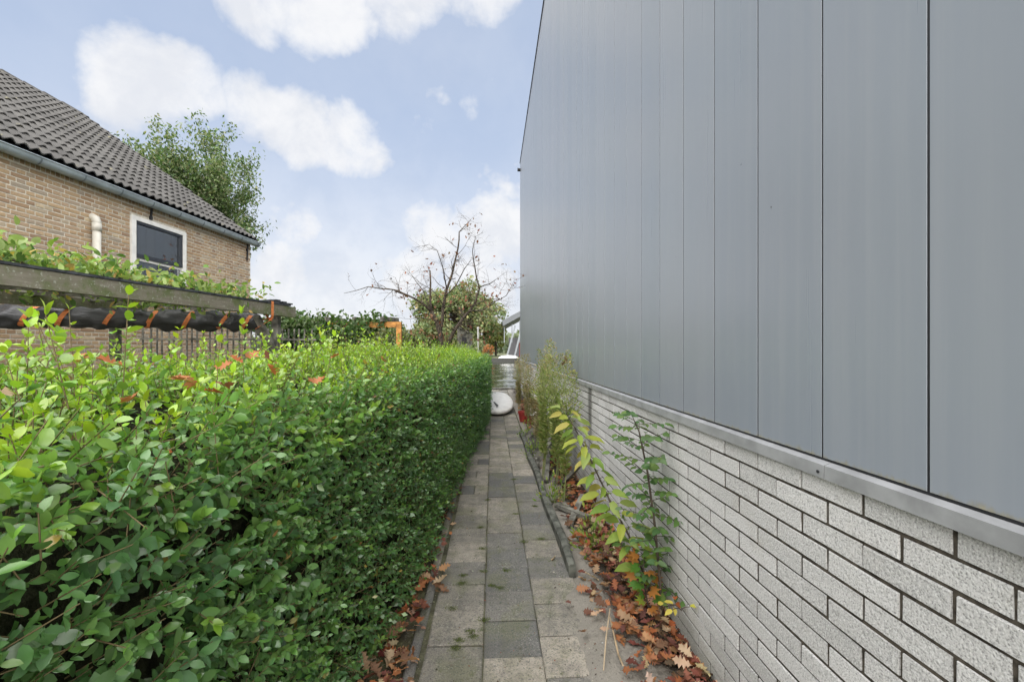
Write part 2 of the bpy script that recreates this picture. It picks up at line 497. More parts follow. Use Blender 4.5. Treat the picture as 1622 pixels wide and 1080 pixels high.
def glass_mat():
    m, t, b = material('window_glass')
    gl = t.new('ShaderNodeBsdfGlossy', None, Color=(.9, .95, 1, 1), Roughness=.02); tr = t.new('ShaderNodeBsdfTransparent', None, Color=(.75, .8, .85, 1))
    fr = t.new('ShaderNodeFresnel', None, IOR=1.6); mx = t.n.new('ShaderNodeMixShader')
    t.l.new(t.math('ADD', fr.outputs[0], .30, True), mx.inputs[0]); t.l.new(tr.outputs[0], mx.inputs[1]); t.l.new(gl.outputs[0], mx.inputs[2])
    t.l.new(mx.outputs[0], t.n['Material Output'].inputs[0]); return m


M['glass'] = glass_mat()


# ------------------------------------------------------------------ setting: ground, path, soil, water, far bank
def gz(x, y): return -.03
tag(MB().grid([-90, -40, -8, -2, 1, 30, 90], [-30, -5, 5, 17.0], gz).build('ground', M['ground']), kind='structure')
wr = np.random.default_rng(3); WV = [(wr.uniform(-1, 1), wr.uniform(.5, 1), 2 * math.pi / l_, wr.uniform(0, 6.3), .0045 * l_) for l_ in (.45, .6, .8, 1.1, 1.5, 2.1, 2.9)]
def wave(x, y):
    if abs(x) > 30: return -.32
    return -.32 + sum(a_ * math.sin((x * dx * .6 + y * dy) * k_ + p_) for dx, dy, k_, p_, a_ in WV)
wxs = [-500, -100, -31] + list(np.linspace(-6, 9, 70)) + [31, 100, 500]
wm = MB(); wm.grid(wxs, list(np.linspace(16.9, 40, 230)) + list(np.linspace(40.2, 64.5, 120)), lambda x, y: wave(x, y) if -7 < x < 10 else -.32)
tag(wm.build('canal_water', M['water'], smooth=True), kind='structure')
fb = MB(); fb.grid(np.linspace(-900, 900, 10), [64, 90, 200, 1200], lambda x, y: .30)
tag(fb.build('far_bank', M['farground']), kind='structure')
tag(MB().box((-500, 63.4, -1.2), (500, 64.1, .34)).build('far_quay_wall', plain('dark_wet_quay', (.055, .055, .05), .9)), 'long concrete quay wall across the canal', 'quay wall')
q = MB().box((-90, 16.85, -1.2), (90, 17.08, -.02)); q.box((-60, 16.98, -.02), (60, 17.2, .06))
tag(q.build('canal_edging', M['oldwood']), 'weathered timber edging along the near bank of the canal', 'edging')

path = tag(MB().box((-.47, -.4, -.028), (.56, 16.85, -.012)).build('path', M['joint']), kind='structure')


def paver_mesh(sx, sy, k):
    r2 = random.Random(k); b = MB(); e = .007; h = .045
    j = lambda: r2.uniform(-.0025, .0025)
    ring = lambda ex, z: [(-sx / 2 + ex + j(), -sy / 2 + ex + j(), z), (sx / 2 - ex + j(), -sy / 2 + ex + j(), z), (sx / 2 - ex + j(), sy / 2 - ex + j(), z), (-sx / 2 + ex + j(), sy / 2 - ex + j(), z)]
    b.v = ring(0, -h) + ring(0, -.006) + ring(e, 0)
    for s in (0, 4):
        for i in range(4): b.f.append((s + i, s + (i + 1) % 4, s + 4 + (i + 1) % 4, s + 4 + i))
    b.f.append((8, 9, 10, 11)); return b.mesh('paver')


pm = [paver_mesh(.293, .293, k) for k in range(4)]; ph = [paver_mesh(.143, .293, k + 9) for k in range(2)]
for cx, y0 in ((-.198, 1.10), (.104, .998), (.404, 1.15)):
    for k in range(-4, 53):
        y = y0 + k * .3
        if y > 16.6: break
        if cx < -.1 and 4.6 < y < 6.2 and k % 2 == 0:
            for dx in (-.075, .075):
                o = link('paver', random.choice(ph), M['paver'], path)
                o.location = (cx + dx, y + .15, random.uniform(-.003, .004)); o.rotation_euler = (0, 0, random.uniform(-.01, .01))
            continue
        o = link('paver', random.choice(pm), M['paver'], path)
        o.location = (cx + random.uniform(-.003, .003), y + .15, random.uniform(-.004, .005))
        o.rotation_euler = (random.uniform(-.012, .012), random.uniform(-.012, .012), random.uniform(-.012, .012))
em = paver_mesh(.05, .993, 31)
for k in range(-1, 16):
    o = link('kerb', em, M['paver'], path); o.location = (-.40 + random.uniform(-.006, .006), .5 + k, .006); o.rotation_euler = (0, 0, random.uniform(-.006, .006))

# soil between the path and the building, spilling over the pavers near the camera
from mathutils import noise as mn
def soil_left(y):
    b = .575 if y > 3.0 else .575 - .16 * min(1, (3.0 - y) / .3)
    return b + (.05 * mn.noise((y * 3, 1, 0)) if y < 3 else .012 * mn.noise((y * 4, 0, 0)))
def soil_h(x, y):
    e = min(1, max(0, (x - soil_left(y)) / .12))
    return -.006 + e * (.022 + .03 * (x - .4) + .02 * mn.noise((x * 9, y * 5, 3)) + .010 * mn.noise((x * 30, y * 30, 7)))
sm = MB(); ys = np.concatenate([np.linspace(.6, 4, 110), np.linspace(4.1, 16.8, 120)]); nx = 16
for y in ys:
    a = soil_left(y)
    for i in range(nx):
        x = a + (1.01 - a) * i / (nx - 1); sm.v.append((x, y, soil_h(x, y)))
for j in range(len(ys) - 1):
    for i in range(nx - 1):
        a = j * nx + i; sm.f.append((a, a + 1, a + nx + 1, a + nx))
tag(sm.build('soil_strip', M['soil'], smooth=True), kind='structure')
sl2 = MB(); sl2.grid(np.linspace(-1.9, -.43, 16), np.linspace(-.6, 16, 90), lambda x, y: .004 + .015 * mn.noise((x * 8, y * 8, 5)) + .02 * max(0, -.5 - x))
tag(sl2.build('hedge_soil', M['ground'], smooth=True), kind='structure')

# ------------------------------------------------------------------ the metal-clad building on the right
BX = 1.0; BY1 = 15.72; BY0 = -.3; BTOP = 8.29
bld = empty('clad_building', (BX, BY1, 0), 0, 'tall building with grey metal panels above a grey brick base', 'building')
def bl(v): return (v[0] - BX, v[1] - BY1, v[2])
b = MB().box(bl((1.0042, BY0, -.1)), bl((14, BY1 - .02, 1.185))); b.build('base_wall', M['gmortar'], bld)
b = MB().box(bl((1.0016, BY0, 1.19)), bl((14, BY1 - .005, BTOP - .01))); b.build('backing_wall', M['black'], bld)
b = MB().box(bl((.985, BY0, BTOP - .005)), bl((14.02, BY1 + .03, BTOP + .05))); b.build('roof_edge_trim', M['black'], bld)
b = MB().box(bl((1.004, BY1 - .012, 1.22)), bl((1.6, BY1 + .012, BTOP - .012))); b.build('corner_trim', M['panel'], bld)
b = MB().box((-.10, -.18, 7.98), (.02, -.02, 8.03)); b.box((-.10, -.14, 8.03), (-.07, -.06, 8.06)); b.build('roof_spout', M['black'], bld)


def panel_mesh(w, z0, z1, k):
    b = MB(); e = .0009; r2 = random.Random(k)
    ring = lambda ins, x: [(x, -w / 2 + ins, z0 + ins), (x, w / 2 - ins, z0 + ins), (x, w / 2 - ins, z1 - ins), (x, -w / 2 + ins, z1 - ins)]
    b.v = ring(0, .045) + ring(0, e) + ring(e * .6, 0)
    for s in (0, 4):
        for i in range(4): b.f.append((s + i, s + 4 + i, s + 4 + (i + 1) % 4, s + (i + 1) % 4))
    b.f.append((11, 10, 9, 8)); return b.mesh('panel')


pmesh = panel_mesh(.3148, 1.224, BTOP - .012, 0)
y = .957 + .3215 * 46
while y > BY0 + .32:
    yc = y - .16075; y -= .3215
    if yc > BY1 - .02: continue
    o = link('panel', pmesh, M['panel'], bld); o.location = (random.uniform(-.0006, .0004), yc - BY1, 0); o.rotation_euler = (0, 0, random.gauss(0, .0012))

# flashing in lengths, with a screw at each joint
def flash_mesh(L):
    b = MB(); prof = [(.028, 1.219), (.0, 1.216), (-.020, 1.208), (-.0215, 1.168), (-.018, 1.168), (-.016, 1.203), (.028, 1.200)]
    for yy in (-L / 2, L / 2):
        for x, z in prof: b.v.append((x, yy, z))
    n = len(prof)
    for i in range(n): b.f.append((i, (i + 1) % n, n + (i + 1) % n, n + i))
    b.f.append(tuple(range(n))[::-1]); b.f.append(tuple(range(n, 2 * n))); return b.mesh('flashing')


fm = flash_mesh(2.997)
screw = MB(); screw.lathe([(.005, 0), (.005, .003), (.003, .004)], n=8); scm = screw.mesh('screw')
y = 1.245
first_flash = link('flashing', flash_mesh(1.245 - BY0 - .003), M['flash'], bld); first_flash.location = (0, (1.245 + BY0) / 2 - BY1, 0)
while y < BY1 - .1:
    L = min(3.0, BY1 - y); o = link('flashing', fm if L > 2.9 else flash_mesh(L - .003), M['flash'], bld); o.location = (0, y + L / 2 - BY1, 0)
    s = link('screw', scm, M['black'], o); s.location = (-.0215, -L / 2 + .022, 1.185); s.rotation_euler = (0, R(-90), 0); y += 3.0


def brick_mesh(L, H, D, k, jit, ch):
    """brick with its face towards -x, slightly uneven"""
    b = MB(); r2 = random.Random(k); j = lambda a=jit: r2.uniform(-a, a)
    ring = lambda x, ins: [(x + j(), -L / 2 + ins + j(), -H / 2 + ins + j()), (x + j(), L / 2 - ins + j(), -H / 2 + ins + j()),
                           (x + j(), L / 2 - ins + j(), H / 2 - ins + j()), (x + j(), -L / 2 + ins + j(), H / 2 - ins + j())]
    b.v = ring(D, 0) + ring(ch, 0) + ring(0, ch)
    for s in (0, 4):
        for i in range(4): b.f.append((s + i, s + 4 + i, s + 4 + (i + 1) % 4, s + (i + 1) % 4))
    b.f.append((11, 10, 9, 8)); return b.mesh('brick')


PITCH, CRS = .2340, .0705
gb = [brick_mesh(PITCH - .0095, CRS - .0098, .03, k, .0014, .0018) for k in range(8)]
allb = []
for c in range(-1, 17):
    zc = 1.163 - .030 - c * CRS if c >= 0 else 1.185
    y = (.900 if c % 2 == 0 else 1.0248) - PITCH * 5 + PITCH / 2
    while y < BY1 - .1:
        if c >= 0 and zc > -.03: allb.append((y, zc))
        y += PITCH
def vis_key(p):                                  # larger in the picture first; those behind the frame edge last
    y, z = p; d = math.hypot(1.0, y, z - 1.55)
    infr = y > .70 and (1.55 - z) / (y + .045) < .79
    return (0 if infr else 1, d)
allb.sort(key=vis_key)
rest = MB()
for i, (y, z) in enumerate(allb):
    me = gb[random.randrange(8)]; off = (random.uniform(-.003, .002), y - BY1 + random.uniform(-.0015, .0015), z + random.uniform(-.001, .001))
    if i < 300:
        o = link('brick', me, M['gbrick'], bld); o.location = off
    else:
        n = len(rest.v); rest.v += [(v.co.x + off[0], v.co.y + off[1], v.co.z + off[2]) for v in me.vertices]
        rest.f += [tuple(n + k for k in p.vertices) for p in me.polygons]
tag(rest.build('brickwork', M['gbrick'], bld), kind='stuff')

# ------------------------------------------------------------------ the brick house on the left
HA = R(5.1); house = empty('brick_house', (-5.837, 10.8, 0), -HA, 'tan brick house with dark tiled roof and zinc gutter', 'house')
HL = -7.2
body = MB().box((-9.0, HL, 0), (-.45, -.005, 4.16))
for a_, c_ in (((-.45, -1.985, 0), (-.005, -.005, 4.16)), ((-.45, HL, 0), (-.005, -3.165, 4.16)), ((-.45, -3.165, 0), (-.005, -1.985, 2.355)), ((-.45, -3.165, 3.845), (-.005, -1.985, 4.16))): body.box(a_, c_)
n = len(body.v); gv = [(-.005, -.005, 4.16), (-9.0, -.005, 4.16), (-4.44, -.005, 7.25)]; body.v += gv + [(x, HL, z) for x, y, z in gv]
body.f += [(n, n + 1, n + 2), (n + 5, n + 4, n + 3), (n, n + 2, n + 5, n + 3), (n + 2, n + 1, n + 4, n + 5)]
body.build('wall', M['hmortar'], house)
hs = [brick_mesh(.207, .0475, .03, k + 40, .0015, .003) for k in range(4)]; hh = [brick_mesh(.097, .0475, .03, k + 60, .0015, .003) for k in range(3)]
hq = [brick_mesh(.050, .100, .03, k + 80, .0012, .003) for k in range(2)]
HW0, HW1, HWZ0, HWZ1 = -3.17, -1.98, 2.35, 3.85
bricks = []; nc = 0; z = .85
FL = Matrix.Rotation(math.pi, 4, 'Z')
while z < 4.02:
    head = nc % 2 == 1; y = -.01 - (.055 if head else 0); k = 0
    while y > HL + .2:
        L = .110 if head else .2205
        yc = y - L / 2; y -= L; k += 1
        m_ = random.choice(hh if head else hs)
        if HWZ0 < z < HWZ1 + .02:
            a_, b_ = yc - L / 2 + .005, yc + L / 2 - .005
            if a_ >= HW0 - .004 and b_ <= HW1 + .004: continue
            if a_ < HW1 < b_ or a_ < HW0 < b_:                     # cut brick beside the window
                if a_ < HW0: b_ = HW0 - .004
                else: a_ = HW1 + .004
                if b_ - a_ < .02: continue
                m_ = brick_mesh(b_ - a_, .050, .03, k, .001, .003); yc = (a_ + b_) / 2
        bricks.append((m_, yc, z, False, yc > -.12 and z < 4))
    nc += 1; z += .0625
y = -.04
while y > HL + .2:                                   # soldier course over the wall head
    if True: bricks.append((random.choice(hq), y, 4.075, True, False))
    y -= .0625
def hkey(q_):
    y = q_[1]; zz = q_[2]
    v = 2.75 < zz < 4.03 and y > -5.2
    return (0 if v and not q_[4] else 1, -(y + 9) * -1 if v else 0)
bricks.sort(key=hkey)
rest = MB(); rq = MB()
for i, (me, yc, z, so, dark) in enumerate(bricks):
    Mx = Matrix.Translation((random.uniform(-.0015, .0025), yc, z)) @ FL
    if dark:
        n = len(rq.v); rq.v += [tuple(Mx @ v.co + Vector((.002, 0, 0))) for v in me.vertices]; rq.f += [tuple(n + k for k in p.vertices) for p in me.polygons]
    elif i < 300:
        link('brick', me, M['hbrick'], house, Mx)
    else:
        n = len(rest.v); rest.v += [tuple(Mx @ v.co) for v in me.vertices]; rest.f += [tuple(n + k for k in p.vertices) for p in me.polygons]
tag(rest.build('brickwork', M['hbrick'], house), kind='stuff')
o = rq.build('corner_bricks', M['quoin'], house); tag(o, 'dark brown bricks at the house corner', kind='stuff')

# roof tiles: double-wave concrete tiles, 300 x 325 mm showing
PIT = math.atan2(3.2, 4.5); cs, sn = math.cos(PIT), math.sin(PIT)
def tile_mesh():
    b = MB(); n = 13; L = .385
    for e, lift in ((0, .036), (L, .0)):
        for k in range(n):
            t_ = k / (n - 1); yy = -.152 + .304 * t_; hgt = .024 * (1 - math.cos(4 * math.pi * t_ + .6))
            b.v.append((-e * 1.0, yy, hgt + lift))
    for k in range(n):
        v = b.v[k]; b.v.append((v[0] + .001, v[1], v[2] - .017))
    for k in range(n - 1):
        b.f.append((k, k + 1, n + k + 1, n + k)); b.f.append((2 * n + k, 2 * n + k + 1, k + 1, k))
    return b.mesh('roof_tile')


tm = tile_mesh()
RM = Matrix.Translation((.075, 0, 4.205)) @ Matrix.Rotation(PIT, 4, 'Y')
rb = MB().box((-5.62, HL, -.05), (.0, .10, -.012), RM); rb.build('roof_deck', M['felt'], house)
RM2 = Matrix.Translation((-4.44 * 2 - .075, 0, 4.205)) @ Matrix.Rotation(math.pi, 4, 'Z') @ Matrix.Rotation(PIT, 4, 'Y')
MB().box((-5.5, -.10, -.05), (.0, -HL, .0), RM2).build('rear_roof', M['tile'], house)
tiles = []
for r_ in range(17):
    for c in range(24):
        tiles.append((r_, .10 - .15 - c * .30))
def tkey(q_):
    r_, y = q_; x = .075 - r_ * .325 * cs; X = -5.837 + x * math.cos(HA) + y * math.sin(HA); Y = 10.8 - x * math.sin(HA) + y * math.cos(HA)
    vis = X / Y > -1.12
    return (0 if vis else 1, math.hypot(X, Y))
tiles.sort(key=tkey); rest = MB()
for i, (r_, y) in enumerate(tiles):
    Mx = RM @ Matrix.Translation((-r_ * .325, y + random.uniform(-.003, .003), random.uniform(-.002, .003))) @ Matrix.Rotation(random.uniform(-.008, .008), 4, 'Z')
    if i < 300: link('roof_tile', tm, M['tile'], house, Mx)
    else:
        n = len(rest.v); rest.v += [tuple(Mx @ v.co) for v in tm.vertices]; rest.f += [tuple(n + k for k in p.vertices) for p in tm.polygons]
tag(rest.build('tiling', M['tile'], house), kind='stuff')
rm_ = MB()
for k in range(9):                                    # half-round ridge tile profile
    a = math.pi * k / 8
    rm_.v.append((.125 * math.cos(a), -.22, .105 * math.sin(a)))
for k in range(9):
    a = math.pi * k / 8; rm_.v.append((.112 * math.cos(a), .22, .094 * math.sin(a) - .012))
rm_.f += [(k + 1, k, 9 + k, 10 + k) for k in range(8)]; rm_.f.append(tuple(range(9)))
rmesh = rm_.mesh('ridge_tile')
k = 0
while k * .40 < -HL:
    o = link('ridge_tile', rmesh, M['tile'], house); o.location = (-4.44, -.10 - k * .40, 7.37 + random.uniform(0, .012)); o.rotation_euler = (random.uniform(-.015, .015), 0, 0); k += 1
vb = MB().box((-5.56, .085, -.10), (.03, .125, .028), RM); vb.build('verge_board', M['tile'], house)
# gutter
g = MB(); prof = []
for k in range(9):
    a = math.pi + math.pi * k / 8; prof.append((.10 + .082 * math.cos(a), 4.14 + .092 * math.sin(a)))
prof.append((.188, 4.150)); prof.append((.193, 4.142)); prof.append((.186, 4.134))
inner = [(.10 + (x - .10) * .94, 4.14 + (z - 4.14) * .94) for x, z in prof[:9]][::-1]
prof = prof + inner
for yy in (.12, HL):
    for x, z in prof: g.v.append((x, yy, z))
n = len(prof)
for i in range(n): g.f.append((i, (i + 1) % n, n + (i + 1) % n, n + i))
e0 = len(g.v); g.v += [(x, .1195, z) for x, z in prof[:9]]; g.f.append(tuple(range(e0, e0 + 9)))
gut = g.build('gutter', M['zinc'], house, True)
bk = MB(); bp = [(.10 + .088 * math.cos(math.pi + math.pi * k / 10), 4.14 + .098 * math.sin(math.pi + math.pi * k / 10)) for k in range(11)]
for yy in (-.011, .011):
    for x, z in bp: bk.v.append((x, yy, z))
bk.f = [(i, i + 1, 12 + i, 11 + i) for i in range(10)]; bkm = bk.mesh('gutter_bracket')
for k in range(12):
    o = link('gutter_bracket', bkm, M['bracket'], gut); o.location = (0, .03 - .585 * k, 0)
# wall anchors and vent pipe
for yy in (-2.78, -.15):
    a = MB().bar((.03, yy, 4.06), (.012, yy, 3.68 if yy > -1 else 3.86), .03, .02, (1, 0, 0)); a.box((.0, yy - .022, 3.9 if yy > -1 else 3.86), (.03, yy + .022, 3.95 if yy > -1 else 3.92)); a.build('wall_anchor', M['black'], house)
pp = MB().tube([(.07, -3.80, 2.2), (.07, -3.80, 3.40)], .052, 14); pp.lathe([(.06, 3.38), (.06, 3.50)], (.07, -3.80, 0), 14)
pp.tube([(.07, -3.80, 3.46), (.07, -3.80, 3.52), (.05, -3.80, 3.575), (.0, -3.80, 3.60), (-.04, -3.80, 3.60)], .056, 14)
pp.build('vent_pipe', M['offwhite'], house, True)
# window
wy0, wy1, wz0, wz1, rl = -3.16, -1.99, 2.36, 3.84, 3.17
win = MB()
for a, c in (((-.06, wy0, wz0), (.025, wy0 + .085, wz1)), ((-.06, wy1 - .075, wz0), (.025, wy1, wz1)), ((-.06, wy0 + .085, wz1 - .07), (.024, wy1 - .075, wz1)), ((-.06, wy0 + .085, wz0), (.05, wy1 - .075, wz0 + .07))):
    win.box(a, c)
win = win.build('window', M['white'], house)
fr = MB(); a0, a1 = wy0 + .087, wy1 - .077
for p_, q_ in (((-.05, a0, rl - .03), (.012, a1, rl + .035)), ((-.05, a0, rl + .035), (.010, a0 + .03, wz1 - .072)), ((-.05, a1 - .055, rl + .035), (.010, a1, wz1 - .072)), ((-.05, a0 + .03, wz1 - .115), (.010, a1 - .055, wz1 - .072))):
    fr.box(p_, q_)
fr.build('sash', M['darkframe'], win)
fr = MB().box((-.055, a0, rl - .075), (-.01, a1, rl - .032)); fr.build('rail', M['white'], win)
MB().box((-.03, a0 + .028, rl + .033), (-.024, a1 - .053, wz1 - .113)).build('pane', M['glass'], win)
MB().box((-.045, a0, wz0 + .06), (-.039, a1, rl - .073)).build('pane', M['glass'], win)
MB().box((-.43, wy0 + .02, wz0 + .02), (-.42, wy1 - .02, wz1 - .02)).build('room_backdrop', plain('room_reflection_grey', (.16, .19, .23), .8, var=.15, scale=3), win)  # room backdrop behind the glass, grey raised to stand in for reflections
cu = MB()
for k in range(9): cu.box((-.12 + .012 * (k % 2), a1 - .42 + k * .04, wz0 + .05), (-.11 + .012 * (k % 2), a1 - .42 + k * .04 + .038, wz1 - .08))
cu.build('curtain', plain('pale_curtain', (.42, .46, .52), .8), win)

# ------------------------------------------------------------------ pergola with rolled tarpaulin
bd = Vector((.686, 3.2, 0)).normalized(); bn = Vector((-bd.y, bd.x, 0))
P1 = Vector((-2.955, 6.62, 0)); P0 = P1 - bd * 6.4
per = empty('pergola', P1, 0, 'mossy timber pergola with long front beam beside the tan brick house', 'pergola')
def pl(v): return Vector(v) - P1
MB().bar(pl(P0 + Vector((0, 0, 2.105))), pl(P1 + Vector((0, 0, 2.105))), .075, .150).build('front_beam', M['moss_wood'], per)
MB().bar(pl(P0 + bn * .03 + Vector((0, 0, 2.196))), pl(P1 - bd * .12 + bn * .03 + Vector((0, 0, 2.196))), .15, .022).build('felt_strip', M['felt'], per)
pb = P1 - bd * .28 + bn * .07
MB().bar(pl(pb), pl(pb + Vector((0, 0, 2.03))), .09, .09, (0, 1, 0)).build('post', M['oldwood'], per)
for s_ in (.95, -.8):
    MB().bar(pl(P1 - bd * .28 + bn * .005 + bd * (.42 if s_ > 0 else -.42) * .9 + Vector((0, 0, 1.55)) if False else pb + Vector((0, 0, 1.50))), pl(pb - bd * .40 * s_ + Vector((0, 0, 2.0)) if s_ > 0 else pb + bn * .42 + Vector((0, 0, 2.0))), .055, .075, (1, 0, 0)).build('brace', M['oldwood'], per)
MB().bar(pl(P0 + bn * 1.9 + Vector((0, 0, 2.12))), pl(P1 - bd * .6 + bn * 1.9 + Vector((0, 0, 2.12))), .07, .14).build('rear_beam', M['moss_wood'], per)
for k in range(3): MB().bar(pl(P0 + bd * (.4 + 2.5 * k) + bn * 1.9), pl(P0 + bd * (.4 + 2.5 * k) + bn * 1.9 + Vector((0, 0, 2.05))), .09, .09, (0, 1, 0)).build('post', M['oldwood'], per)
for k in range(11):
    c = P1 - bd * (.15 + .58 * k) + Vector((0, 0, 2.16))
    MB().bar(pl(c + bn * .04 + Vector((0, 0, -.03))), pl(c + bn * 2.1 + Vector((0, 0, .06))), .05, .09).build('rafter', M['oldwood'], per)
for k in range(3):
    c = P1 - bd * (.10 + .13 * k) + Vector((0, 0, 2.222 + .012 * k)); MB().bar(pl(c - bn * .02), pl(c + bn * .5 + bd * .1), .09, .02).build('slate_piece', M['felt'], per)

RA = Vector((-3.33, 6.42, 1.955)); RB = Vector((-6.0, 5.17, 1.94))
roll = empty('rolled_tarpaulin', RA, 0, 'black plastic tarpaulin rolled up with orange straps under the pergola beam', 'tarpaulin')
tb = MB(); NS, NR = 110, 22; dr = (RB - RA); Lr = dr.length; dr.normalize(); e1 = Vector((0, 0, 1)); e2 = dr.cross(e1)
strap_px = (388, 352, 300, 248, 190, 131, 88, 23)
def tpos(px): return min(1, max(0, (410 - px) / 410))**1.0
straps = [.055, .15, .285, .415, .555, .70, .805, .96]
for i in range(NS):
    s_ = i / (NS - 1); c = RA + dr * Lr * s_
    pinch = min(abs(s_ - q_) for q_ in straps); rr = .126 * (.80 + .16 * min(1, pinch / .035)) * (.72 + .28 * min(1, s_ / .04))
    for k in range(NR):
        a = 2 * math.pi * k / NR
        amp = .25 + .75 * min(1, pinch / .03); f_ = 1 + .36 * amp * mn.noise((s_ * 22, math.cos(a) * 1.6, math.sin(a) * 1.6)) + .08 * amp * mn.noise((s_ * 60 + a, math.cos(a) * 3, math.sin(a) * 3))
        ee = .010 * math.sin(a * 3 + s_ * 40)
        p_ = c + e1 * math.sin(a) * rr * f_ * 1.08 + e2 * math.cos(a) * rr * f_ * .95 + e1 * ee
        tb.v.append(tuple(p_ - RA))
for i in range(NS - 1):
    for k in range(NR):
        a = i * NR + k; b_ = i * NR + (k + 1) % NR; tb.f.append((a, b_, b_ + NR, a + NR))
tb.f.append(tuple(range(NR))[::-1]); tb.f.append(tuple((NS - 1) * NR + k for k in range(NR)))
tb.build('tarpaulin', M['tarp'], roll, True)
for q_ in straps:
    st = MB(); c = dr * Lr * q_; tl = random.uniform(.05, .085)
    for w_ in (-.026, .026):
        for k in range(20):
            a = 2 * math.pi * k / 20
            st.v.append(tuple(c + dr * (w_ - tl * math.sin(a)) + e1 * math.sin(a) * .119 + e2 * math.cos(a) * .108))
    st.f = [(k, (k + 1) % 20, 20 + (k + 1) % 20, 20 + k) for k in range(20)]; st.build('strap', M['orange'], roll)
MB().tube([tuple(dr * Lr * .9 + Vector((.05, -.05, -.10))), tuple(dr * (Lr + .6) + Vector((.05, -.05, -.10)))], .02, 8).build('pole', M['oldwood'], roll)
lo = MB(); c0 = P1 - bd * .50
for w_ in (-.025, .025):
    for x_, z_ in ((-.045, 2.02), (-.046, 2.215), (.08, 2.216), (.05, 2.02), (-.02, 1.95)):
        lo.v.append(tuple(c0 + bd * w_ - bn * -x_ * 1 + Vector((0, 0, z_)) - RA))
lo.f = [(k, (k + 1) % 5, 5 + (k + 1) % 5, 5 + k) for k in range(5)]; lo.build('hanging_strap', M['orange'], roll)
MB().bar(c0 + bn * -.03 + Vector((0, 0, 1.97)) - RA, c0 - bd * .12 + bn * .12 + Vector((0, 0, 1.83)) - RA, .05, .004).build('strap_end', M['orange'], roll)
MB().bar(c0 + bn * -.03 + Vector((0, 0, 1.99)) - RA, Vector((0, 0, 0)) + dr * .05, .05, .004).build('strap_end', M['orange'], roll)

# slatted screen under the tarpaulin
scr = empty('reed_screen', (-4.2, 7.3, 0), 0, 'thin dark upright slats of a garden screen below the tarpaulin', 'screen')
for k in range(30):
    x = -1.3 + k * .085 + random.uniform(-.012, .012); MB().bar((x, .12 * x, 0), (x + random.uniform(-.02, .02), .12 * x, 1.9), .022, .016, (0, 1, 0)).build('slat', M['oldwood'], scr)
for z_ in (.4, 1.1, 1.72): MB().bar((-1.35, -.17, z_), (1.25, .14, z_), .02, .03).build('rail', M['oldwood'], scr)

# second pergola further back
pg2 = empty('orange_wood_pergola', (-1.82, 8.6, 0), 0, 'orange-brown timber pergola end with vine, beyond the hedge', 'pergola')
MB().bar((0, 0, 0), (0, 0, 2.095), .095, .095, (0, 1, 0)).build('post', M['newwood'], pg2)
MB().bar((-.05, .0, 2.04), (-2.3, .35, 2.04), .07, .11).build('beam', M['newwood'], pg2)
MB().bar((-2.25, .34, 0), (-2.25, .34, 1.985), .09, .09, (0, 1, 0)).build('post', M['oldwood'], pg2)
for k in range(4): MB().bar((-.32 - .56 * k, -.10 + .085 * k, 2.145), (-.10 - .56 * k, .34 + .085 * k, 2.145), .06, .09).build('joist', M['oldwood'], pg2)


# ------------------------------------------------------------------ plants
def foliage(name, parent, mat, T, P, D, N, L, Wd, C, extra=(), kind='stuff'):
    me = np_mesh(name, [leaf_np(T, P, D, N, L, Wd, C)] + list(extra)); o = link(name, me, mat, parent); tag(o, kind=kind); return o


def vine(name, label, segs, n, size, cols, thick, drop=.25, zj=.10):
    """leaves spread over a band of line segments (world coordinates)"""
    base = Vector(segs[0][0]); v = empty(name, base, 0, label, 'vine'); P = []; k = len(segs)
    for i, (a, b_) in enumerate(segs):
        m_ = n // k; t_ = rng.random((m_, 1)); q_ = np.array(a) * (1 - t_) + np.array(b_) * t_
        lump = np.array([mn.noise((q[0] * 1.3, q[1] * 1.3, i)) + .6 * mn.noise((q[0] * 4, q[1] * 4, i)) for q in q_])[:, None]
        q_ = q_ + rng.normal(size=(m_, 3)) * np.array([thick, thick, zj * (.45 if i == 4 else 1)]) + np.array([[0, 0, 1]]) * lump * zj * (.3 if i == 4 else 1.6)
        hang = rng.random((m_, 1)) < .004; q_ = q_ - np.array([[0, 0, 1]]) * np.where(hang, rng.random((m_, 1)) * drop, 0); P.append(q_)
    P = np.concatenate(P) - np.array(base); m_ = len(P)
    N = unit(m_, 1.0); D = unit(m_, -.5); L = size * rng.uniform(.6, 1.25, m_)
    mb = MB()
    for a, b_ in segs:
        pts = [Vector(a).lerp(Vector(b_), s_ / 12) - base + Vector((random.gauss(0, .03), random.gauss(0, .03), random.gauss(-.03, .03))) for s_ in range(13)]
        mb.tube(pts, .010, 5)
    mb.build('stem', M['bark'], v)
    foliage('foliage', v, M['softleaf'], HI, P, D, N, L, L * .5, pick(cols, m_))
    return v


VC = [(.18, .29, .07), (.12, .21, .05), (.27, .36, .12), (.34, .41, .17), (.22, .33, .08), (.30, .38, .14), (.25, .35, .10), (.44, .32, .10), (.08, .15, .04)]
vs = []
for off, zz in ((.40, 2.36), (.75, 2.40), (1.2, 2.42), (1.6, 2.44)):
    a = P0 + bn * off + Vector((0, 0, zz)); b_ = P1 - bd * (.25 + .25 * off) + bn * off + Vector((0, 0, zz - .08)); vs.append((tuple(a), tuple(b_)))
a = P0 + bn * 1.0 + Vector((0, 0, 2.16)); b_ = P0 + bd * 3.0 + bn * 1.0 + Vector((0, 0, 2.16)); vs.append((tuple(a), tuple(b_)))
vine('climbing_vine', 'pale green climbing vine spread over the top of the mossy pergola', vs, 11000, .085, VC, .17, .25, .085)
VD = [(.05, .10, .03), (.09, .16, .05), (.14, .20, .09), (.20, .25, .14), (.06, .12, .03)]
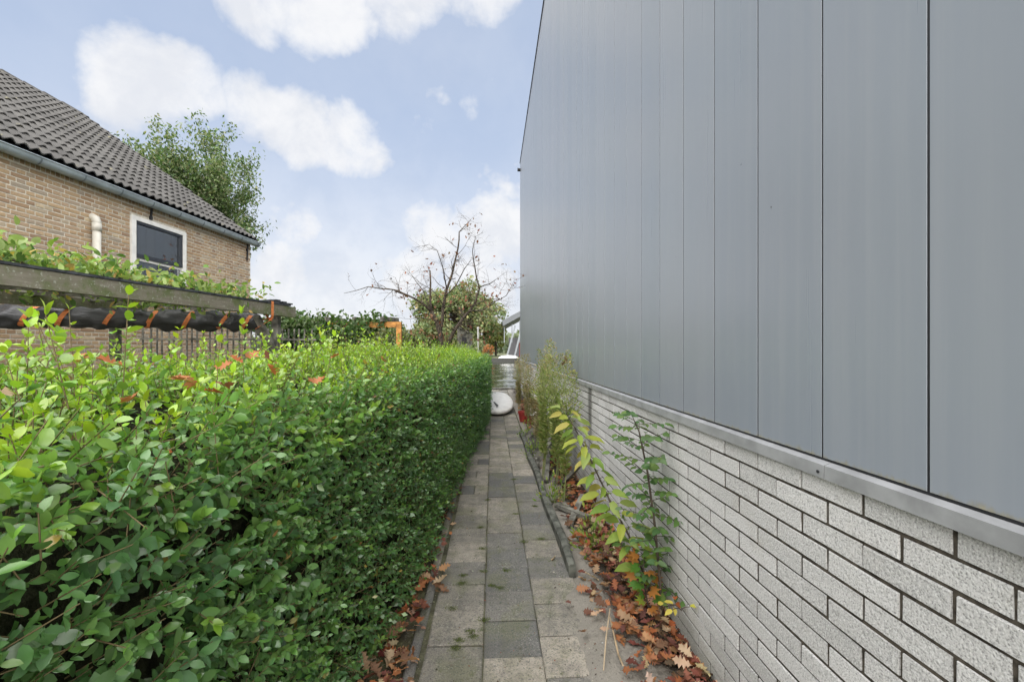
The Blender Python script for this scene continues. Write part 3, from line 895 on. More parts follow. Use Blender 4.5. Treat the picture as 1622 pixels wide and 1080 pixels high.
vine('pergola_vine', 'dark green vine draped over the orange-brown pergola end', [((-2.1, 8.62, 2.08), (-4.4, 8.9, 2.1)), ((-2.5, 8.5, 1.85), (-3.6, 8.7, 1.8)), ((-3.4, 8.7, 2.05), (-4.6, 8.8, 2.0))], 3200, .10, VD, .13, .35, .10)

# --- the hedge
FX = np.array([(-1, -.70), (1, -.67), (2.06, -.64), (3.5, -.47), (4.75, -.40), (6.6, -.30), (8.1, -.13), (9.9, -.105), (15, -.13)])
def face_x(y): return np.interp(y, FX[:, 0], FX[:, 1])
def top_z(x, y):
    d = np.clip((face_x(y) - x), 0, 2); s_ = 1.31 + (.19 - .06 * np.clip((3.2 - y) / 1.2, 0, 1)) * np.clip(d / .6, 0, 1) + .02 * np.sin(y * 1.7)
    return s_ - .08 * np.clip((d - 1.05) / .3, 0, 1)
HEDGE = empty('hedge', (-.9, 7, 0), 0, 'long clipped green hedge with lime-green shoots along the path', 'hedge'); HO = np.array([-.9, 7, 0])
HY0, HY1, HWID = -.5, 14.6, 1.25
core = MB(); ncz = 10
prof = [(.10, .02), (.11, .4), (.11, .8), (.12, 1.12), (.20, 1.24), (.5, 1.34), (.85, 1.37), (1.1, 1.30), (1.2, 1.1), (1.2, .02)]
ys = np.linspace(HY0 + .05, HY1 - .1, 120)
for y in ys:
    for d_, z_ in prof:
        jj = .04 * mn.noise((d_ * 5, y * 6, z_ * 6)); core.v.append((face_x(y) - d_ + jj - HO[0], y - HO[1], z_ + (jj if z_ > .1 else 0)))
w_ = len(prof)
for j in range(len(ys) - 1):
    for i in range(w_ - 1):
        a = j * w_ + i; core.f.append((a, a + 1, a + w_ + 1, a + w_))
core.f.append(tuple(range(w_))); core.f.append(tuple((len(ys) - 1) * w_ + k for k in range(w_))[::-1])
core.build('shade_core', plain('hedge_core_shade', (.03, .032, .018), .95, 0, .1, .3, 25, .8, .02), HEDGE)  # solid dark core added inside the hedge, blocks light and darkens leaf gaps


def shoots(B, Dr, Ln, sp, size, young, tops):
    """opposite leaf pairs along each shoot -> arrays"""
    n = len(B); Dr = nrm(Dr); h = nrm(rng.normal(size=(n, 3))); e1 = nrm(np.cross(Dr, h)); e2 = np.cross(Dr, e1)
    a0 = rng.random(n) * 6.28; bend = rng.normal(size=(n, 3)) * .12; bend[:, 2] += .10 * (~tops)
    out = []; nodes = np.ceil(Ln / sp).astype(int)
    for j in range(int(nodes.max())):
        mk = nodes > j; t_ = (j + .6) * sp[mk] / Ln[mk]
        p_ = B[mk] + Dr[mk] * (Ln[mk] * t_)[:, None] + bend[mk] * (Ln[mk] * t_ * t_)[:, None]
        for sg in (1, -1):
            a = a0[mk] + j * 1.571 + rng.normal(size=mk.sum()) * .3
            s_ = (e1[mk] * np.cos(a)[:, None] + e2[mk] * np.sin(a)[:, None]) * sg
            el = np.clip(rng.normal(.55, .28, mk.sum()) + .5 * t_**3, -.1, 1.4)
            D = s_ * np.cos(el)[:, None] + Dr[mk] * np.sin(el)[:, None]; D[:, 2] += -.10
            N = Dr[mk] * np.cos(el)[:, None] - s_ * np.sin(el)[:, None] + rng.normal(size=(mk.sum(), 3)) * .22; N[:, 2] += .25; N[:, 0] += .55 * (~tops[mk])
            L = size[mk] * rng.uniform(.7, 1.15, mk.sum()) * (1 - .5 * np.clip(t_ - .55, 0, 1))
            out.append((p_, D, N, L, young[mk] * (.55 + .6 * t_), np.full(mk.sum(), j) >= nodes[mk] - 2))
    return [np.concatenate([o_[i] for o_ in out]) for i in range(6)], (B, B + Dr * Ln[:, None] + bend * Ln[:, None])


def dens_y(n):                                            # more shoots close to the camera
    y = rng.uniform(HY0, HY1, n); keep = rng.random(n) < np.where(y < 5.5, 1, .62); return y[keep]
# side face
y = dens_y(12500); n = len(y); z = rng.uniform(.02, 1.36, n)
fx = face_x(y) + .035 * np.array([mn.noise((a * 2.2, b_ * 2.6, 0)) for a, b_ in zip(y, z)]) - .05 * np.clip((z - 1.2) / .16, 0, 1) + .05 * np.clip((.35 - z) / .3, 0, 1) * (y < 3.3)
B = np.stack([fx - rng.uniform(.03, .12, n), y, z], 1)
Dr = np.stack([rng.uniform(.45, 1, n), rng.normal(0, .5, n), rng.normal(.28, .42, n)], 1)
Ln = rng.uniform(.07, .13, n); gap = np.array([mn.noise((a * 5.5, b_ * 5.5, 4)) for a, b_ in zip(y, z)]); keep = gap > -.55
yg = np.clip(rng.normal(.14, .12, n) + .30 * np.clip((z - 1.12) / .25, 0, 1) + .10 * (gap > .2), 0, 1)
Ln = Ln * (1 + .6 * (rng.random(n) < .06))
A1, st1 = shoots(B[keep], Dr[keep], Ln[keep], rng.uniform(.018, .024, n)[keep], np.clip(rng.normal(.036, .008, n), .018, .056)[keep] * np.where(y[keep] > 6, 1.15, 1), yg[keep], np.zeros(keep.sum(), bool))
# top
y = dens_y(7600); n = len(y); dd = rng.uniform(.0, HWID, n); x = face_x(y) - dd; z = top_z(x, y)
tall = rng.random(n) < .09
Ln = np.where(tall, rng.uniform(.20, .33, n), rng.uniform(.09, .19, n)) * np.where(dd < .2, .75, 1)
B = np.stack([x, y, z - .09 - .05 * rng.random(n)], 1); Dr = np.stack([rng.normal(.03, .24, n), rng.normal(0, .24, n), np.ones(n)], 1)
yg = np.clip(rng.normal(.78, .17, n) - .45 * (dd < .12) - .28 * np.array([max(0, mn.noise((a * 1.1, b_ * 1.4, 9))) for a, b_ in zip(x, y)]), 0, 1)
A2, st2 = shoots(B, Dr, Ln, rng.uniform(.021, .030, n) + .006 * tall, np.clip(rng.normal(.036, .007, n), .018, .052), yg, np.ones(n, bool))
# a few long leggy shoots standing out of the top
LS = [(-.93, 1.0, 1.42, .02, .36), (-1.02, 1.25, 1.42, .03, .36), (-1.12, 1.10, 1.40, .0, .34), (-.86, 1.55, 1.42, .0, .30), (-.72, 2.3, 1.35, .16, .40), (-.90, 2.4, 1.42, .02, .30), (-.75, 2.0, 1.40, .0, .26),
      (-1.3, 2.6, 1.42, 0, .3), (-1.1, 3.2, 1.42, -.03, .3), (-1.0, 4.2, 1.42, .03, .26), (-.9, 5.2, 1.42, .04, .25)]
LS = np.array(LS); n = len(LS)
A3, st3 = shoots(LS[:, :3], np.stack([LS[:, 3] * 2.2, LS[:, 3], np.ones(n)], 1), LS[:, 4] * .72, np.full(n, .030), np.full(n, .045), np.full(n, .8), np.ones(n, bool))
P = np.concatenate([A1[0], A2[0], A3[0]]); D = np.concatenate([A1[1], A2[1], A3[1]]); N = np.concatenate([A1[2], A2[2], A3[2]])
L = np.concatenate([A1[3], A2[3], A3[3]]); Yg = np.concatenate([A1[4], A2[4], A3[4]]); tip = np.concatenate([A1[5], A2[5], A3[5]])
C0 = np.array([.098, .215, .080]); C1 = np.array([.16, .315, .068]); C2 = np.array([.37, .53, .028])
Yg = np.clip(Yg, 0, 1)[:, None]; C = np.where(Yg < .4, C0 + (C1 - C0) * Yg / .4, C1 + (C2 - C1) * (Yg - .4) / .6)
C = C * (1 + rng.normal(size=(len(C), 1)) * .16) * (1 + rng.normal(size=(len(C), 3)) * .05)
odd = rng.random(len(C)) < .010; C[odd] = np.array([[.42, .30, .06], [.30, .15, .06], [.40, .36, .10]])[rng.integers(0, 3, odd.sum())] * rng.uniform(.6, 1.1, (odd.sum(), 1)); C = np.clip(C, .004, .8)
Wd = L * rng.uniform(.50, .62, len(L)); dist = np.linalg.norm(P - np.array([0, 0, 1.55]), axis=1)
th = math.atan(31 / 690); dep = P[:, 0] * math.sin(th) + P[:, 1] * math.cos(th); rx = P[:, 0] * math.cos(th) - P[:, 1] * math.sin(th)
ok = (dep > .2); sx = np.where(ok, rx / np.maximum(dep, .01), 9); sy = np.where(ok, (1.55 - P[:, 2]) / np.maximum(dep, .01), 9)
inf = ok & (np.abs(sx) < 1.17) & (sy < .76) & (sy > -.3) & tip
# drop leaves that would poke into the lens
far_ok = dist > .38
score = np.where(inf & far_ok, L / dist, 0); top300 = np.argsort(-score)[:300]; single = np.zeros(len(P), bool); single[top300] = True
hi = (dist < 2.3) & far_ok & ~single; lowm = (dist >= 2.3) & far_ok & ~single
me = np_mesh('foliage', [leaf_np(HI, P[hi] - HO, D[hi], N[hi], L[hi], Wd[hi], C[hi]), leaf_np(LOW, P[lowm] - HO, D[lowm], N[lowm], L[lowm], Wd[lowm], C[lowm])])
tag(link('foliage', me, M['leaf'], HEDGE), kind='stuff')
nv = 10; order = np.argsort(Yg[top300, 0]); lm = []
for k in range(nv):
    ids = top300[order[k * 30:(k + 1) * 30]]; c = np.median(C[ids], axis=0)
    lm.append(np_mesh('leaf', [leaf_np(HI, np.zeros((1, 3)), np.array([[0, 1., 0]]), np.array([[0, 0, 1.]]), np.ones(1), np.full(1, 1.), c[None])]))
for k, i in enumerate(top300[order]):
    d_ = Vector(D[i]).normalized(); s_ = d_.cross(Vector(N[i])).normalized(); n_ = s_.cross(d_)
    Mx = Matrix((s_ * Wd[i], d_ * L[i], n_ * L[i])).transposed().to_4x4(); Mx.translation = Vector(P[i] - HO)
    link('leaf', lm[k // 30], M['leaf'], HEDGE, Mx)
stk = []
for A_, B_ in (st1, st2, st3):
    mk = (np.linalg.norm(B_ - np.array([0, 0, 1.55]), axis=1) < 6) & (np.linalg.norm(B_ - np.array([0, 0, 1.55]), axis=1) > .35)
    stk.append(sticks(A_[mk] - HO, B_[mk] - HO, .0018, .0011, (.17, .13, .07)))
tag(link('twigs', np_mesh('twigs', stk), M['twig'], HEDGE), kind='stuff')

# --- fallen oak leaves
def oak_var(k):
    r2 = random.Random(k); v = OAK[0].copy(); cu = r2.uniform(-.5, .7); tw = r2.uniform(-.6, .6); cup = r2.uniform(-.8, 1.6)
    for i in range(len(v)):
        a, b_ = v[i, 0], v[i, 1]; v[i, 1] *= 1 + r2.uniform(-.22, .18); v[i, 0] += r2.uniform(-.015, .015)
        v[i, 2] += cu * (a - .5)**2 + cup * b_ * b_ + tw * b_ * (a - .5)
    return v, OAK[1]


DRY = [(.42, .165, .075), (.50, .32, .20), (.27, .10, .065), (.46, .25, .13), (.19, .075, .06), (.52, .38, .26), (.24, .13, .08), (.43, .14, .055)]
dm = [np_mesh('leaf', [leaf_np(oak_var(k), np.zeros((1, 3)), np.array([[0, 1., 0]]), np.array([[0, 0, 1.]]), np.ones(1), np.ones(1) * (.95 + .1 * (k % 2)), np.array([DRY[k % 8]]) * (1 - .25 * (k // 8)))]) for k in range(16)]
def lay(parent, x, y, z, size, k=None, tilt=.35, name='leaf', off=(0, 0, 0)):
    k = random.randrange(16) if k is None else k
    Mx = Matrix.Translation((x - off[0], y - off[1], z - off[2])) @ Matrix.Rotation(random.uniform(0, 6.28), 4, 'Z') @ Matrix.Rotation(random.gauss(0, tilt), 4, 'X') @ Matrix.Rotation(random.gauss(0, tilt), 4, 'Y') @ Matrix.Scale(size, 4)
    return link(name, dm[k], M['dryleaf'], parent, Mx)


n = 1700; yy = np.concatenate([rng.uniform(1.6, 4.6, 700), rng.uniform(4.6, 13, 1000)]); xx = np.clip(1.0 - np.abs(rng.normal(0, .22, n)), .5, .985)
mk = xx > np.array([soil_left(a) for a in yy]) + .10 + .16 * (yy < 2.3); xx = xx[mk]; yy = yy[mk]; n = len(xx)
PZ = np.stack([xx, yy, np.array([soil_h(a, b_) for a, b_ in zip(xx, yy)]) + rng.uniform(.006, .05, n)], 1); LO = np.array([.8, 5, 0])
me = np_mesh('leaf_litter', [leaf_np(OAK, PZ - LO, unit(n) * np.array([1, 1, .25]), unit(n, 2.2), rng.uniform(.05, .10, n), rng.uniform(.05, .10, n), pick(DRY + [(.16, .05, .035), (.10, .055, .035)], n, .2))])
lit = link('leaf_litter', me, M['dryleaf']); lit.location = LO; tag(lit, 'orange and brown oak leaves lying on the soil beside the grey wall', 'leaves', kind='stuff')
for i in range(105):
    y = 1.95 + 1.9 * random.random()**.8; x = max(soil_left(y) + .05 + (.20 if y < 2.35 else 0), .985 - abs(random.gauss(0, .17)))
    lay(lit, x, y, soil_h(x, y) + random.uniform(.03, .06), random.uniform(.07, .13), off=LO)
lit2 = link('leaf_litter', np_mesh('leaf_litter', [leaf_np(OAK, np.stack([rng.uniform(-.60, -.36, 160) + .015, rng.uniform(0, 1, 160)**2.2 * 3.2 + 1.9 - 3, rng.uniform(.01, .05, 160)], 1), unit(160) * np.array([1, 1, .2]), unit(160, 2.2), rng.uniform(.035, .08, 160), rng.uniform(.035, .08, 160), pick(DRY + [(.14, .03, .03)], 160, .2))]), M['dryleaf'])
lit2.location = (0, 3, 0); tag(lit2, 'dry red and tan leaves gathered at the foot of the hedge', 'leaves', kind='stuff')
for i in range(34):
    y = 2.0 + 1.1 * random.random()**1.6; x = -.60 + .16 * (y - 2) + random.uniform(0, .12); lay(lit2, x, y, .03 + random.uniform(0, .03), random.uniform(.06, .12), off=(0, 3, 0))
# single leaves one can point to
FLV = [(-.36, 2.17, .03, .12, 3, 'pale tan oak leaf lying on the path at the hedge foot, lowest in view'), (.44, 2.62, .035, .06, 4, 'dark brown curled leaf on the sandy patch, upper of two'),
       (.50, 2.33, .035, .075, 6, 'dark brown curled leaf on the sandy patch, lower of two'), (.47, 3.22, .02, .06, 5, 'small pale leaf on the pavers beside the timber plank'),
       (-.745, .98, 1.30, .06, 7, 'orange oak leaf caught in the hedge near the lower left edge'), (-1.05, 1.55, 1.46, .075, 0, 'bright orange oak leaf on the hedge top below the tarpaulin'),
       (-.86, 1.5, 1.43, .08, 2, 'large orange-red oak leaf in the middle of the hedge top'), (-.82, 1.38, 1.415, .07, 7, 'orange oak leaf just left of the large orange-red one on the hedge'),
       (-1.12, 1.08, 1.44, .10, 5, 'pale tan leaf on the hedge at the left edge of the picture'), (-.93, 1.14, 1.42, .07, 0, 'orange leaf on the hedge beside the pale tan leaf'),
       (-1.0, 2.05, 1.48, .08, 2, 'red-orange oak leaf among the far shoots of the hedge top'), (-.62, 2.6, 1.42, .08, 7, 'small red-brown leaf on the hedge in front of the grey pergola brace'),
       (-.55, 4.2, 1.43, .10, 6, 'brown leaf on the hedge below the orange-brown pergola post')]
for x, y, z in ((-1.25, 1.35, 1.53), (-.98, 1.7, 1.50), (-1.12, 1.9, 1.53), (-.78, 1.62, 1.45), (-.9, 1.3, 1.47), (-1.3, 1.75, 1.53), (-.95, 2.6, 1.50), (-.7, 1.85, 1.43), (-1.05, 1.3, 1.50), (-.75, 3.1, 1.46), (-.84, 1.72, 1.47), (-1.2, 2.3, 1.54)):
    tag(lay(None, x, y, z, random.uniform(.065, .095), random.choice((0, 7, 2, 7, 0)), .5, 'fallen_leaf'), 'small rust-red leaf half hidden among the lime shoots of the hedge top', 'leaf', 'rust-red leaves in the hedge top')
for x, y, z, s_, k, lb in FLV:
    o = lay(None, x, y, z, s_, k, .45, 'fallen_leaf'); tag(o, lb, 'leaf', 'single fallen oak leaves')

# --- timber plank edging and rotten timbers
pk = MB(); pts = []
for k in range(14):
    t_ = k / 13; y = 2.95 + 4.95 * t_; pts.append((.545 + .01 * math.sin(k * 1.3) - .02 * t_, y, .055 + .006 * math.sin(k * 2.1)))
for i, (x, y, z) in enumerate(pts):
    e = .030 if i else .024
    for dx, dz in ((-e, -.06), (e, -.06), (e + .002, .022), (e * .5, .034), (-e * .5, .034), (-e - .002, .022)): pk.v.append((x + dx + random.uniform(-.002, .002), y, z + dz + random.uniform(-.002, .002)))
for i in range(13):
    for k in range(6): a = i * 6 + k; b_ = i * 6 + (k + 1) % 6; pk.f.append((a, b_, b_ + 6, a + 6))
pk.f.append(tuple(range(6))[::-1]); pk.f.append(tuple(78 + k for k in range(6)))
tag(pk.build('edging_plank', plain('wet_grey_timber', (.115, .118, .10), .8, 0, .3, .3, 12, .5, .006)), 'long weathered timber plank edging the right side of the path', 'plank')
TB = [((.66, 3.7, .05), (.90, 4.3, .10), 'short grey rotten timber pointing towards the grey wall, nearest of the timbers'), ((.62, 4.2, .05), (.84, 3.75, .09), 'dark rotten timber lying across the leaves beside the plank'),
      ((.80, 4.9, .05), (.95, 4.7, .30), 'broken grey timber propped steeply against the brick wall'), ((.62, 5.0, .04), (.80, 6.1, .30), 'long grey timber lying behind the tall weeds')]
for a, b_, lb in TB:
    o = MB().bar(a, b_, .055, .035).build('rotten_timber', M['oldwood']); tag(o, lb, 'timber', 'rotten timbers by the wall')
pal = empty('wooden_pallet', (.72, 6.6, 0), 0, 'old grey pallet of thin slats leaning behind the tall weeds', 'pallet')
for k in range(9): MB().bar((-.16, -.9 + .22 * k, .05), (.22, -.9 + .22 * k + .12, .42), .06, .014, (0, 1, 0)).build('slat', M['oldwood'], pal)
for k in range(3): MB().bar((-.13 + .16 * k, -1.0, .06 + .16 * k), (-.13 + .16 * k, 1.1, .06 + .16 * k), .03, .05).build('bearer', M['oldwood'], pal)


def pot(name, loc, r, h, mat, label, cat):
    o = empty(name, loc, 0, label, cat); MB().lathe([(r * .7, 0), (r * .95, h * .8), (r * 1.06, h * .8), (r * 1.06, h), (r * .95, h), (r * .88, h * .82), (.0, h * .8)], n=18).build('body', mat, o); MB().lathe([(r * .86, h * .80), (r * .8, h * .84), (.0, h * .86)], n=14).build('potting_soil', M['ground'], o)


pot('red_pot', (.66, 9.3, .02), .11, .22, M['red'], 'red plastic plant pot near the white board', 'pot')
o = MB(); o.grid(np.linspace(-.10, .10, 9), np.linspace(-.22, .22, 14), lambda x, y: .05 * mn.noise((x * 9, y * 7, 2)) + .02)
tag(o.build('plastic_scrap', M['white'], None, True, Matrix.Translation((.80, 8.9, .42)) @ Matrix.Rotation(R(70), 4, 'X') @ Matrix.Rotation(R(15), 4, 'Y')), 'crumpled white plastic scrap standing among the weeds by the wall', 'plastic')
o = MB().bar((.76, 9.0, .02), (.84, 8.8, .55), .16, .02, (0, 1, 0)).build('terracotta_tile', M['terra']); tag(o, 'leaning terracotta tile behind the white plastic scrap', 'tile')
sk = MB().tube([(.60, 1.98, .10), (.62, 2.12, .05), (.655, 2.4, .06)], [.004, .005, .004], 6)
tag(sk.build('dry_stick', plain('pale_dry_stem', (.42, .31, .19), .7)), 'pale dry stick lying on the soil at the bottom edge', 'stick')
sk = MB().tube([(.52, 2.02, .05), (.585, 2.22, .07), (.66, 2.42, .10)], [.003, .004, .003], 6)
tag(sk.build('dry_stick', plain('tan_dry_stem', (.46, .36, .24), .7)), 'thin tan stick slanting over an orange leaf near the bottom edge', 'stick')


# --- saplings by the wall
def sapling(name, label, pts, rad, leaves, L, cols, T=CURL, mat='softleaf', wid=.42, droop=.3, leaflets=None):
    base = Vector(pts[0]); s_ = empty(name, base, 0, label, 'sapling'); pp = [Vector(p) - base for p in pts]
    MB().tube([tuple(p) for p in pp], rad, 7).build('stem', M['bark'], s_)
    seg = [0]; [seg.append(seg[-1] + (pp[i + 1] - pp[i]).length) for i in range(len(pp) - 1)]
    def at(t_):
        d_ = t_ * seg[-1]
        for i in range(len(pp) - 1):
            if d_ <= seg[i + 1] + 1e-6: return pp[i].lerp(pp[i + 1], (d_ - seg[i]) / (seg[i + 1] - seg[i])), (pp[i + 1] - pp[i]).normalized()
    var = [np_mesh('leaf', [leaf_np(T, np.zeros((1, 3)), np.array([[0, 1., 0]]), np.array([[0, 0, 1.]]), np.ones(1), np.ones(1), np.array([c]))]) for c in cols]
    st = MB()
    for k, t_ in enumerate(leaves):
        p_, d_ = at(t_); a = k * 2.4 + random.uniform(-.4, .4)
        out = Vector((math.cos(a), math.sin(a), random.uniform(0, .5))); out.x -= .15
        out.normalize(); pe = random.uniform(.02, .05) if leaflets is None else random.uniform(.10, .22)
        st.tube([tuple(p_), tuple(p_ + out * pe * .5 + Vector((0, 0, .004))), tuple(p_ + out * pe)], [.0022, .0018, .0012], 4)
        def one(q_, dv, l_):
            dv = Vector(dv); dv.z -= droop * random.uniform(.4, 1.3); dv.normalize()
            nn = Vector((random.gauss(-.15, .3), random.gauss(-.55, .35), .8)); sd_ = dv.cross(nn).normalized(); nn = sd_.cross(dv)
            Mx = Matrix((sd_ * l_ * wid, dv * l_, nn * l_)).transposed().to_4x4(); Mx.translation = q_
            link('leaf', random.choice(var), M[mat], s_, Mx)
        if leaflets is None: one(p_ + out * pe, out, L * random.uniform(.7, 1.15))
        else:
            side = out.cross(Vector((0, 0, 1))).normalized()
            for j in range(leaflets):
                tt = .25 + .75 * j / (leaflets - 1); sg = 1 if j % 2 else -1
                dv = out if j == leaflets - 1 else (out * .6 + side * sg)
                one(p_ + out * pe * tt, dv, L * random.uniform(.7, 1.1))
    tag(st.build('leaf_stalks', M['bark'], s_), kind='stuff')
    return s_


YG = [(.33, .37, .06), (.24, .33, .06), (.17, .27, .05), (.40, .35, .09), (.28, .35, .10), (.42, .20, .05)]
sapling('arching_sapling', 'arching sapling with large yellow-green drooping leaves by the grey wall',
        [(.955, 2.52, .0), (.90, 2.5, .20), (.80, 2.52, .46), (.72, 2.62, .62), (.62, 2.75, .86), (.55, 2.9, 1.03), (.50, 3.0, 1.13)], [.008, .007, .006, .0055, .005, .004, .002],
        [.06, .10, .14, .18, .22, .26] + [.30 + .70 * k / 55 for k in range(56)], .128, YG[:5], wid=.44, droop=.45)
DG = [(.10, .19, .05), (.07, .15, .05), (.14, .22, .06), (.12, .19, .09)]
sapling('wild_rose_sapling', 'upright dark-stemmed sapling with small rounded leaflets against the grey wall',
        [(.955, 2.42, .0), (.945, 2.42, .25), (.92, 2.43, .55), (.885, 2.45, .85), (.84, 2.46, 1.08), (.80, 2.46, 1.17)], [.009, .008, .007, .006, .0045, .002],
        [.15 + .85 * k / 41 for k in range(42)], .052, DG, wid=.62, droop=.15, leaflets=7)
sapling('maple_seedling', 'low leafy seedling with green and orange leaves at the wall foot',
        [(.90, 2.44, .02), (.88, 2.44, .12), (.86, 2.46, .26), (.88, 2.47, .40)], [.005, .004, .003, .002],
        [.15 + .85 * k / 27 for k in range(28)], .085, [(.10, .24, .04), (.16, .30, .05), (.30, .38, .06), (.48, .20, .05)], T=LOBE, wid=.95, droop=.1)
sapling('yellow_leaf_sprig', 'thin sprig with yellow and red leaves crossing the brick wall',
        [(.95, 2.40, .05), (.93, 2.32, .16), (.94, 2.2, .24), (.93, 2.1, .27)], [.004, .003, .002, .0015], [.45, .55, .65, .75, .88, .94, 1.0], .05, [(.55, .52, .08), (.50, .14, .05), (.60, .50, .10)], wid=.55, droop=.3)


def weed(name, label, loc, h, lean, n, spread, cols, fine=True):
    o = empty(name, loc, 0, label, 'weed', 'tall weeds by the wall'); P = []; D = []; stm = MB()
    ns = 4
    for s_ in range(ns):
        ax = Vector((lean[0] + random.gauss(0, .06), lean[1] + random.gauss(0, .10), 1)); hh_ = h * random.uniform(.8, 1.0); b0 = Vector((random.gauss(0, .035), random.gauss(0, .16), 0))
        pts = [b0 + ax * hh_ * t_ + Vector((.02 * math.sin(t_ * 4), 0, 0)) for t_ in np.linspace(0, 1, 8)]; stm.tube([tuple(p) for p in pts], [.005 - .004 * i / 7 for i in range(8)], 5)
        for k in range(n // ns):
            t_ = .18 + .82 * random.random()**.8; p_ = b0 + ax * hh_ * t_; a = random.random() * 6.28
            up = t_ > .62
            d_ = Vector((math.cos(a), math.sin(a), .9 if up else .5)).normalized(); ln = spread * (1.1 - t_) if up else .01
            q_ = p_ + d_ * ((random.random()**.6) * ln if up else random.uniform(0, .012)); P.append(q_); D.append(d_)
            if up and random.random() < .25: stm.tube([tuple(p_), tuple(q_)], [.0012, .0008], 3, False)
    stm.build('stem', plain('weed_stem', (.22, .25, .09), .7), o)
    P = np.array([tuple(p) for p in P]); D = np.array([tuple(p) for p in D]); m_ = len(P); fr_ = P[:, 2] / h
    L = np.where(fr_ > .62, rng.uniform(.016, .036, m_), rng.uniform(.045, .085, m_)); c = pick(cols, m_, .15)
    brown = (fr_ > .80) & (rng.random(m_) < .45); c[brown] = pick([(.40, .32, .19), (.46, .38, .24)], brown.sum())
    foliage('foliage', o, M['softleaf'], LOW, P, D, unit(m_, .8), L, L * np.where(fr_ > .62, .42, .24), c)


WC = [(.24, .30, .08), (.17, .24, .06), (.31, .35, .12), (.36, .36, .16)]
for lb, loc, h, ln in (('tall feathery green weed closest to the camera beside the brick wall', (.72, 4.5, .02), 1.55, (.02, 0)), ('tall feathery weed with a red leaf caught in it', (.80, 5.0, .02), 1.66, (.02, 0)),
                       ('tall feathery weed leaning over the timber plank, second row', (.64, 5.2, .02), 1.62, (.0, 0)), ('tall brownish weed clump behind the green weeds near the pallet', (.66, 6.4, .02), 1.5, (-.01, 0)),
                       ('pale brown weed clump nearest to the white board', (.70, 8.2, .02), 1.45, (-.02, 0)), ('dry brown weed clump at the far end of the grey wall', (.66, 10.6, .02), 1.35, (-.02, 0))):
    weed('tall_weed', lb, loc, h, ln, 2100, .42, WC if 'brown' not in lb else [(.30, .24, .14), (.36, .30, .18), (.26, .25, .12)])
for (x, y), lb in (((.60, 4.35), 'low bushy green weed at the edge of the plank'), ((.57, 6.2), 'small green weed where the plank meets the path'), ((.60, 7.6), 'yellow-green weed beyond the plank end'), ((.78, 3.3), 'small silvery green weed in the leaf litter')):
    o = empty('small_weed', (x, y, .02), 0, lb, 'weed', 'small weeds'); m_ = 130; P = np.abs(rng.normal(size=(m_, 3))) * np.array([.07, .12, .11]) * np.array([[1, 1, 1]]); P[:, :2] *= rng.choice([-1, 1], (m_, 2))
    D = nrm(P + np.array([0, 0, .05])); L = rng.uniform(.03, .06, m_); stems = sticks(np.zeros((24, 3)), P[:24], .0018, .001, (.16, .2, .06))
    foliage('foliage', o, M['softleaf'], LOW, P, D, unit(m_, 1), L, L * .4, pick([(.14, .26, .05), (.22, .33, .06), (.30, .36, .08)], m_), [stems])
for x, y, z, lb in ((.845, 4.98, 1.50, 'dark red leaf caught in the tall weed, upper one'), (.85, 4.98, 1.43, 'dark red leaf caught in the tall weed, lower one')):
    tag(lay(None, x, y, z, .11, 4, .9, 'fallen_leaf'), lb, 'leaf', 'single fallen oak leaves')

# --- white board lying on the path near the water
bo = empty('white_board', (.10, 11.4, 0), 0, 'white surfboard lying on the path near the water', 'surfboard')
bm_ = MB(); n = 40
def outline(a):
    c, s_ = math.cos(a), math.sin(a); return .44 * (abs(c)**.85) * (1 if c > 0 else -1), 1.32 * (abs(s_)**.95) * (1 if s_ > 0 else -1)
for sc_, z_ in ((.90, -.055), (1.0, -.025), (1.0, .015), (.93, .05), (.5, .058)):
    for k in range(n):
        x, y = outline(2 * math.pi * k / n); x *= sc_; y *= (1 - (1 - sc_) * .4); bm_.v.append((x, y, z_ + .02 * (y / 1.3)**2))
for i in range(4):
    for k in range(n): a = i * n + k; b_ = i * n + (k + 1) % n; bm_.f.append((a, b_, b_ + n, a + n))
bm_.f.append(tuple(range(n))[::-1]); bm_.f.append(tuple(4 * n + k for k in range(n)))
TL = Matrix.Translation((0, 0, .17)) @ Matrix.Rotation(R(4.0), 4, 'X')
bm_.build('hull', M['white'], bo, True, TL)
MB().bar((-.06, -.25, .066), (.03, -1.0, .12), .035, .012).build('deck_strap', M['black'], bo, M=TL)
MB().box((-.3, .6, 0), (.3, .75, .13)).build('support_block', M['oldwood'], bo)


# ------------------------------------------------------------------ trees
def grow(mb, p, d, L, r, depth, tips, spread=.55, kids=(2, 3), curl=.18, up=.1, nseg=4, shrink=.72):
    pts = [p]; rad = [r]; d = d.normalized()
    for i in range(nseg):
        d = (d + Vector((random.gauss(0, curl), random.gauss(0, curl), random.gauss(up, curl * .6)))).normalized(); p = p + d * L / nseg
        pts.append(p); rad.append(r * (1 - .55 * (i + 1) / nseg))
        if depth <= 1: tips.append((p, d))
    mb.tube([tuple(q_) for q_ in pts], rad, 5 if r < .03 else 7, False)
    if depth <= 0: return
    for k in range(random.randint(*kids)):
        j = random.randint(1, nseg); ax = d.orthogonal(); ax.rotate(Matrix.Rotation(random.random() * 6.28, 3, d)); nd = (d + ax * spread * random.uniform(.7, 1.5)).normalized()
        grow(mb, pts[j], nd, L * random.uniform(.6, .85) * shrink / .72, rad[j] * .68, depth - 1, tips, spread, kids, curl, up, nseg, shrink)


